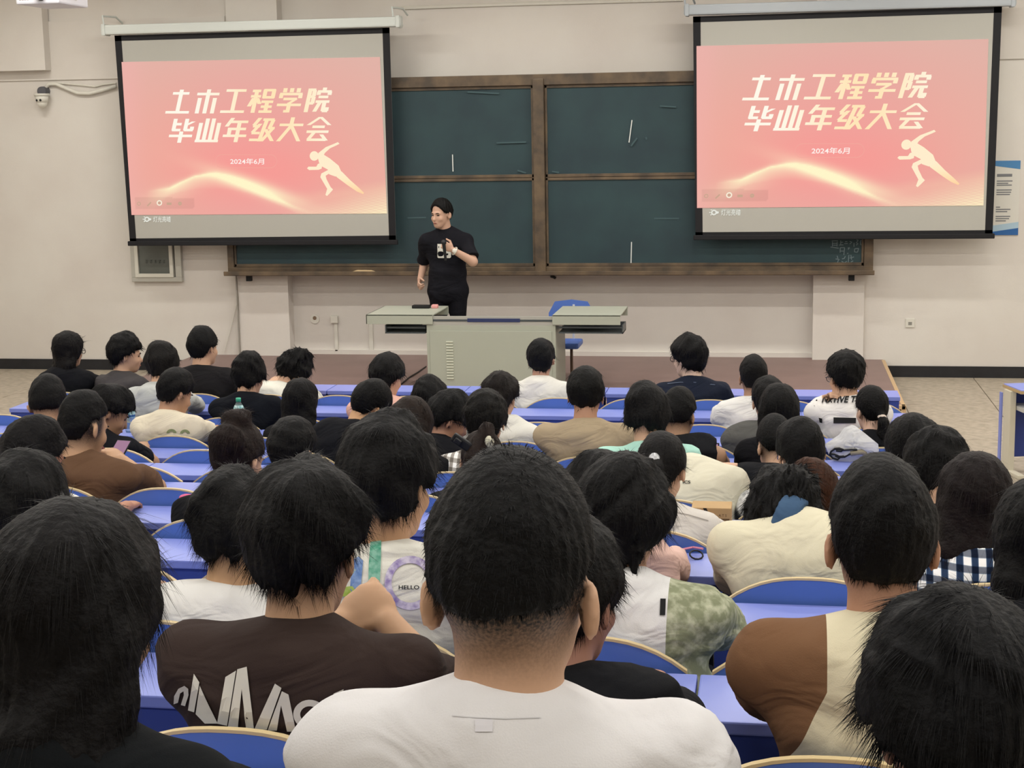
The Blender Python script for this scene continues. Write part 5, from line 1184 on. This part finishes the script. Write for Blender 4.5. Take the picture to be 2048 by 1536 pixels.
# hair ties, clips, earrings
def head_pt(k, x, y, z): d = PEOPLE[k]; return d['C']-d['rel']+d['M']@(np.array([x, y, z])*d['hs'])
p = head_pt('26', 0, -.128, -.035); MB().sph(p, (.024, .02, .014), 12).ob('hair_tie', mat('tie_pale', 'cdbfb4', .9), PEOPLE['26']['root'])
p = head_pt('31', .0, -.125, .005); MB().sph(p, (.022, .022, .03), 12).ob('hair_clip', mat('clip_silver', 'b9bcc0', .3, .5, metal=.5), PEOPLE['31']['root'])
p = head_pt('20', -.06, -.135, .03); g = MB(); R_ = Matrix.Rotation(.6, 4, 'Y'); R_.translation = Vector(p.tolist()); g.box(-.045, .045, -.012, .012, -.02, .02, .008, R_); g.box(-.03, .0, -.03, .0, -.012, .01, .004, R_); g.ob('claw_clip', m_black, PEOPLE['20']['root'])
p = head_pt('20', .055, -.12, .045); MB().sph(p, (.02, .014, .026), 10).ob('hair_tie', mat('tie_cream', 'd9d6bf', .8), PEOPLE['20']['root'])
p = head_pt('38', .084, .0, -.062); MB().sph(p, (.006, .006, .010), 8).ob('earring', mat('earring_white', 'ebe6e6', .2, .6), PEOPLE['38']['root'])
d = PEOPLE['38']; p = d['S'][0]-d['rel']; MB().sph((p[0]-.02, p[1]+.02, p[2]+.055), (.03, .022, .014), 12).ob('shoulder_bow', mat('bow_pink', 'd4608c', .8), d['root'], smooth=True)
# ------------------------------------------------------------------ loose things on desks and chairs
def bottle(px, py, Y, zd, label):
    p = at(px, py, Y); r = empty('water_bottle', (p[0], Y, zd), label, 'bottle', None)
    prof_ = [(.0, .0), (.030, .0), (.032, .012), (.029, .05), (.032, .055), (.032, .15), (.030, .165), (.014, .198), (.013, .205)]
    def lathe(pr, n=18):
        V = [(x*math.cos(2*math.pi*k/n), x*math.sin(2*math.pi*k/n), z) for x, z in pr for k in range(n)]
        return V, [(i*n+k, i*n+(k+1) % n, (i+1)*n+(k+1) % n, (i+1)*n+k) for i in range(len(pr)-1) for k in range(n)]
    gm = mat('bottle_pet', 'd8ecec', .08, .5); gm.node_tree.nodes['Principled BSDF'].inputs['Transmission Weight'].default_value = .85; gm.node_tree.nodes['Principled BSDF'].inputs['IOR'].default_value = 1.2
    V, Fq = lathe(prof_); obj('body', mesh('body', V, Fq, gm, True), r)
    V, Fq = lathe([(.0325, .095), (.0325, .155), (.031, .165), (.024, .18)]); obj('label_wrap', mesh('label_wrap', V, Fq, mat('bottle_label', '6fb8bd', .4, var=.5, vscale=70, tint='d7ecec'), True), r)
    V, Fq = lathe([(.0328, .098), (.0328, .112)]); obj('label_band', mesh('label_band', V, Fq, mat('bottle_label_dark', '2f5f9a', .4), True), r)
    V, Fq = lathe([(.0, .224), (.015, .224), (.016, .218), (.016, .2), (.0, .2)]); obj('cap', mesh('cap', V, Fq, mat('bottle_cap', '3fae8c', .4), True), r)
bottle(262, 870, rowY[1]-.17, FLOOR[1]+dz_, 'clear water bottle with green cap beside the cream tee')
bottle(480, 870, rowY[1]-.17, FLOOR[1]+dz_, 'clear water bottle with green cap behind the brown bun')
# phone in the brown-tee person's hand
p = at(236, 905, rowY[5]+.62); R_ = (math.radians(38), 0, math.radians(-12))
ph_ = empty('mobile_phone', p, 'pinkish mobile phone held by the person in brown tee', 'phone'); ph_.rotation_euler = R_
MB().box(-.037, .037, -.07, .07, -.005, .004, .003).ob('case', m_black, ph_); MB().box(-.034, .034, -.066, .066, .004, .0046).ob('screen', emis('phone_glow', 'b58ba6', .8), ph_)
# tablet in front of the sleeveless top
p = at(1406, 869, rowY[2]-.20); tb = empty('tablet', (p[0], rowY[2]-.20, FLOOR[2]+dz_), 'tablet with a violet picture standing on the desk beside the sleeveless top', 'tablet'); tb.rotation_euler = (math.radians(-18), 0, 0)
MB().box(-.085, .085, -.004, .004, 0, .115, .003).ob('case', m_black, tb)
tsm = mat('tablet_picture', '6a58a0', .4, var=.6, vscale=30, tint='c98fb4', emit=.35)
MB().box(-.078, .078, -.0048, -.004, .007, .108).ob('screen', tsm, tb)
# cardboard box
p = at(1372, 1025, rowY[5]-.14); q = at(1463, 1025, rowY[5]-.14); h_ = .072
cx, hw = (p[0]+q[0])/2+.01, (q[0]-p[0])/2-.01
bxx = empty('cardboard_box', (cx, rowY[5]-.092, FLOOR[5]+dz_), 'long brown cardboard box with two black stripes on the desk', 'box')
cbm = mat('cardboard', 'b3946a', .8, var=.1, vscale=12)
MB().box(-hw, hw, -.055, .055, 0, h_, .003).ob('carton', cbm, bxx)
for k, s in enumerate((-.8, -.42)):
    x = hw*s; MB().prism([(x, h_*.99), (x+hw*.17, h_*.99), (x+hw*.62, .002), (x+hw*.42, .002)] if k else [(x, h_*.8), (x+hw*.4, .012), (x+hw*.14, .012), (x, h_*.3)], -.0558, -.055).ob('stripe', m_black, bxx)
T2, TF = text2d('A T S', .01); obj('lettering', mesh('lettering', [(hw*(.36+.4*a), -.0556, h_*(.55+.14*b)) for a, b in T2], TF, mat('box_text', '6b5335', .8)), bxx)
MB().box(hw*.28, hw*.9, -.0557, -.055, h_*.36, h_*.45).ob('text_line', mat('box_text', '6b5335', .8), bxx)
# glasses on the desk
p = at(1374, 1095, rowY[6]-.10); gl = empty('spectacles', (p[0], rowY[6]-.10, FLOOR[6]+dz_), 'pink and black glasses lying on the desk beside the pink top', 'glasses'); gl.rotation_euler = (0, 0, .5)
g = MB()
for s in (-1, 1): g.tube([(s*.028+.022*math.cos(t*math.pi/6), -.01+.018*math.sin(t*math.pi/6)*.9, .012+.010*math.sin(t*math.pi/6)) for t in range(13)], .003, 5)
g.ob('rims', m_black, gl); MB().tube([(.05, -.01, .03), (.045, .05, .02), (-.02, .07, .008)], .004, 5).ob('temple', mat('temple_pink', 'd98aa0', .4), gl); MB().tube([(-.05, -.01, .03), (-.045, .05, .01), (.02, .06, .006)], .004, 5).ob('temple', mat('temple_pink', 'd98aa0', .4), gl)
# white cloth bag hanging on the chair of the ponytail person
yb = rowY[2]-.055; k_ = lambda x, y: (at(1580+x/9.752, 840+y/9.752, yb)[0], at(1580+x/9.752, 840+y/9.752, yb)[2])
out_ = [k_(*v) for v in ((1200, 95), (1270, 110), (1400, 210), (1560, 340), (1720, 470), (1735, 600), (1690, 700), (1500, 720), (1300, 790), (1180, 860), (920, 880), (760, 690), (680, 470), (820, 380), (950, 290), (1060, 150))]
bc = np.mean(out_, 0); bb = min(z for x, z in out_)
V, Fq = [], []; nr = 6; n = len(out_)
for lay in (1, -1):
    for i in range(nr):
        t = i/(nr-1); rr = math.cos(t*math.pi/2)
        for k, (x, z) in enumerate(out_):
            bump_ = .008*math.sin(k*2.1+i*1.7); V.append((bc[0]+(x-bc[0])*(1-t), -lay*(.045*math.sin(t*math.pi/2)*(1 if lay > 0 else .4)+bump_*(t > .1)*(t < .95)), bc[1]+(z-bc[1])*(1-t)-bb))
    o0 = 0 if lay == 1 else nr*n
    for i in range(nr-1):
        for k in range(n):
            f = (o0+i*n+k, o0+i*n+(k+1) % n, o0+(i+1)*n+(k+1) % n, o0+(i+1)*n+k); Fq.append(f if lay > 0 else f[::-1])
V = [(x, y, z) for x, y, z in V]
bag = empty('cloth_bag', (0, yb, bb), 'white cloth bag with black cords hanging on the chair of the ponytail person', 'bag')
obj('bag_body', mesh('bag_body', V, Fq, cloth('d4d5d6'), True), bag)
bag_b = BVHTree.FromPolygons([(v[0], v[1]+yb, v[2]+bb) for v in V], Fq)
def on_bag(x, y):
    d = ray(1580+x/9.752, 840+y/9.752); d /= np.linalg.norm(d); h = bag_b.ray_cast(Vector(CAM.tolist()), Vector(d.tolist()))
    P = np.array(h[0]) if h[0] is not None else at(1580+x/9.752, 840+y/9.752, yb-.05); return P-np.array([0, yb+.006, bb])
for pts, r_ in (([(1310, 575), (1200, 570), (1050, 585), (960, 570), (870, 560), (800, 610), (770, 670), (830, 740), (930, 770), (980, 720)], .005), ([(780, 660), (870, 670), (960, 700), (1060, 720), (1150, 670), (1300, 640)], .005), ([(870, 560), (960, 550), (1040, 580), (1000, 600), (900, 590)], .007), ([(880, 690), (950, 720), (1050, 710)], .007)):
    MB().tube([on_bag(*q) for q in pts], r_, 6).ob('cord', m_black, bag, smooth=True)
MB().tube([on_bag(*q) for q in ((1180, 650), (1300, 630), (1400, 620), (1470, 660))], .014, 8).ob('tassel', mat('tassel_tan', '8c8470', .9), bag, smooth=True)

decal('51', stroke_px([(78, 1052), (96, 1085), (92, 1120), (76, 1150), (72, 1190)], 9), mat('scalp', '8a6a58', .6), 'parting', 'pale scalp showing at the parting', off=-.001, sub=1, on='hair')
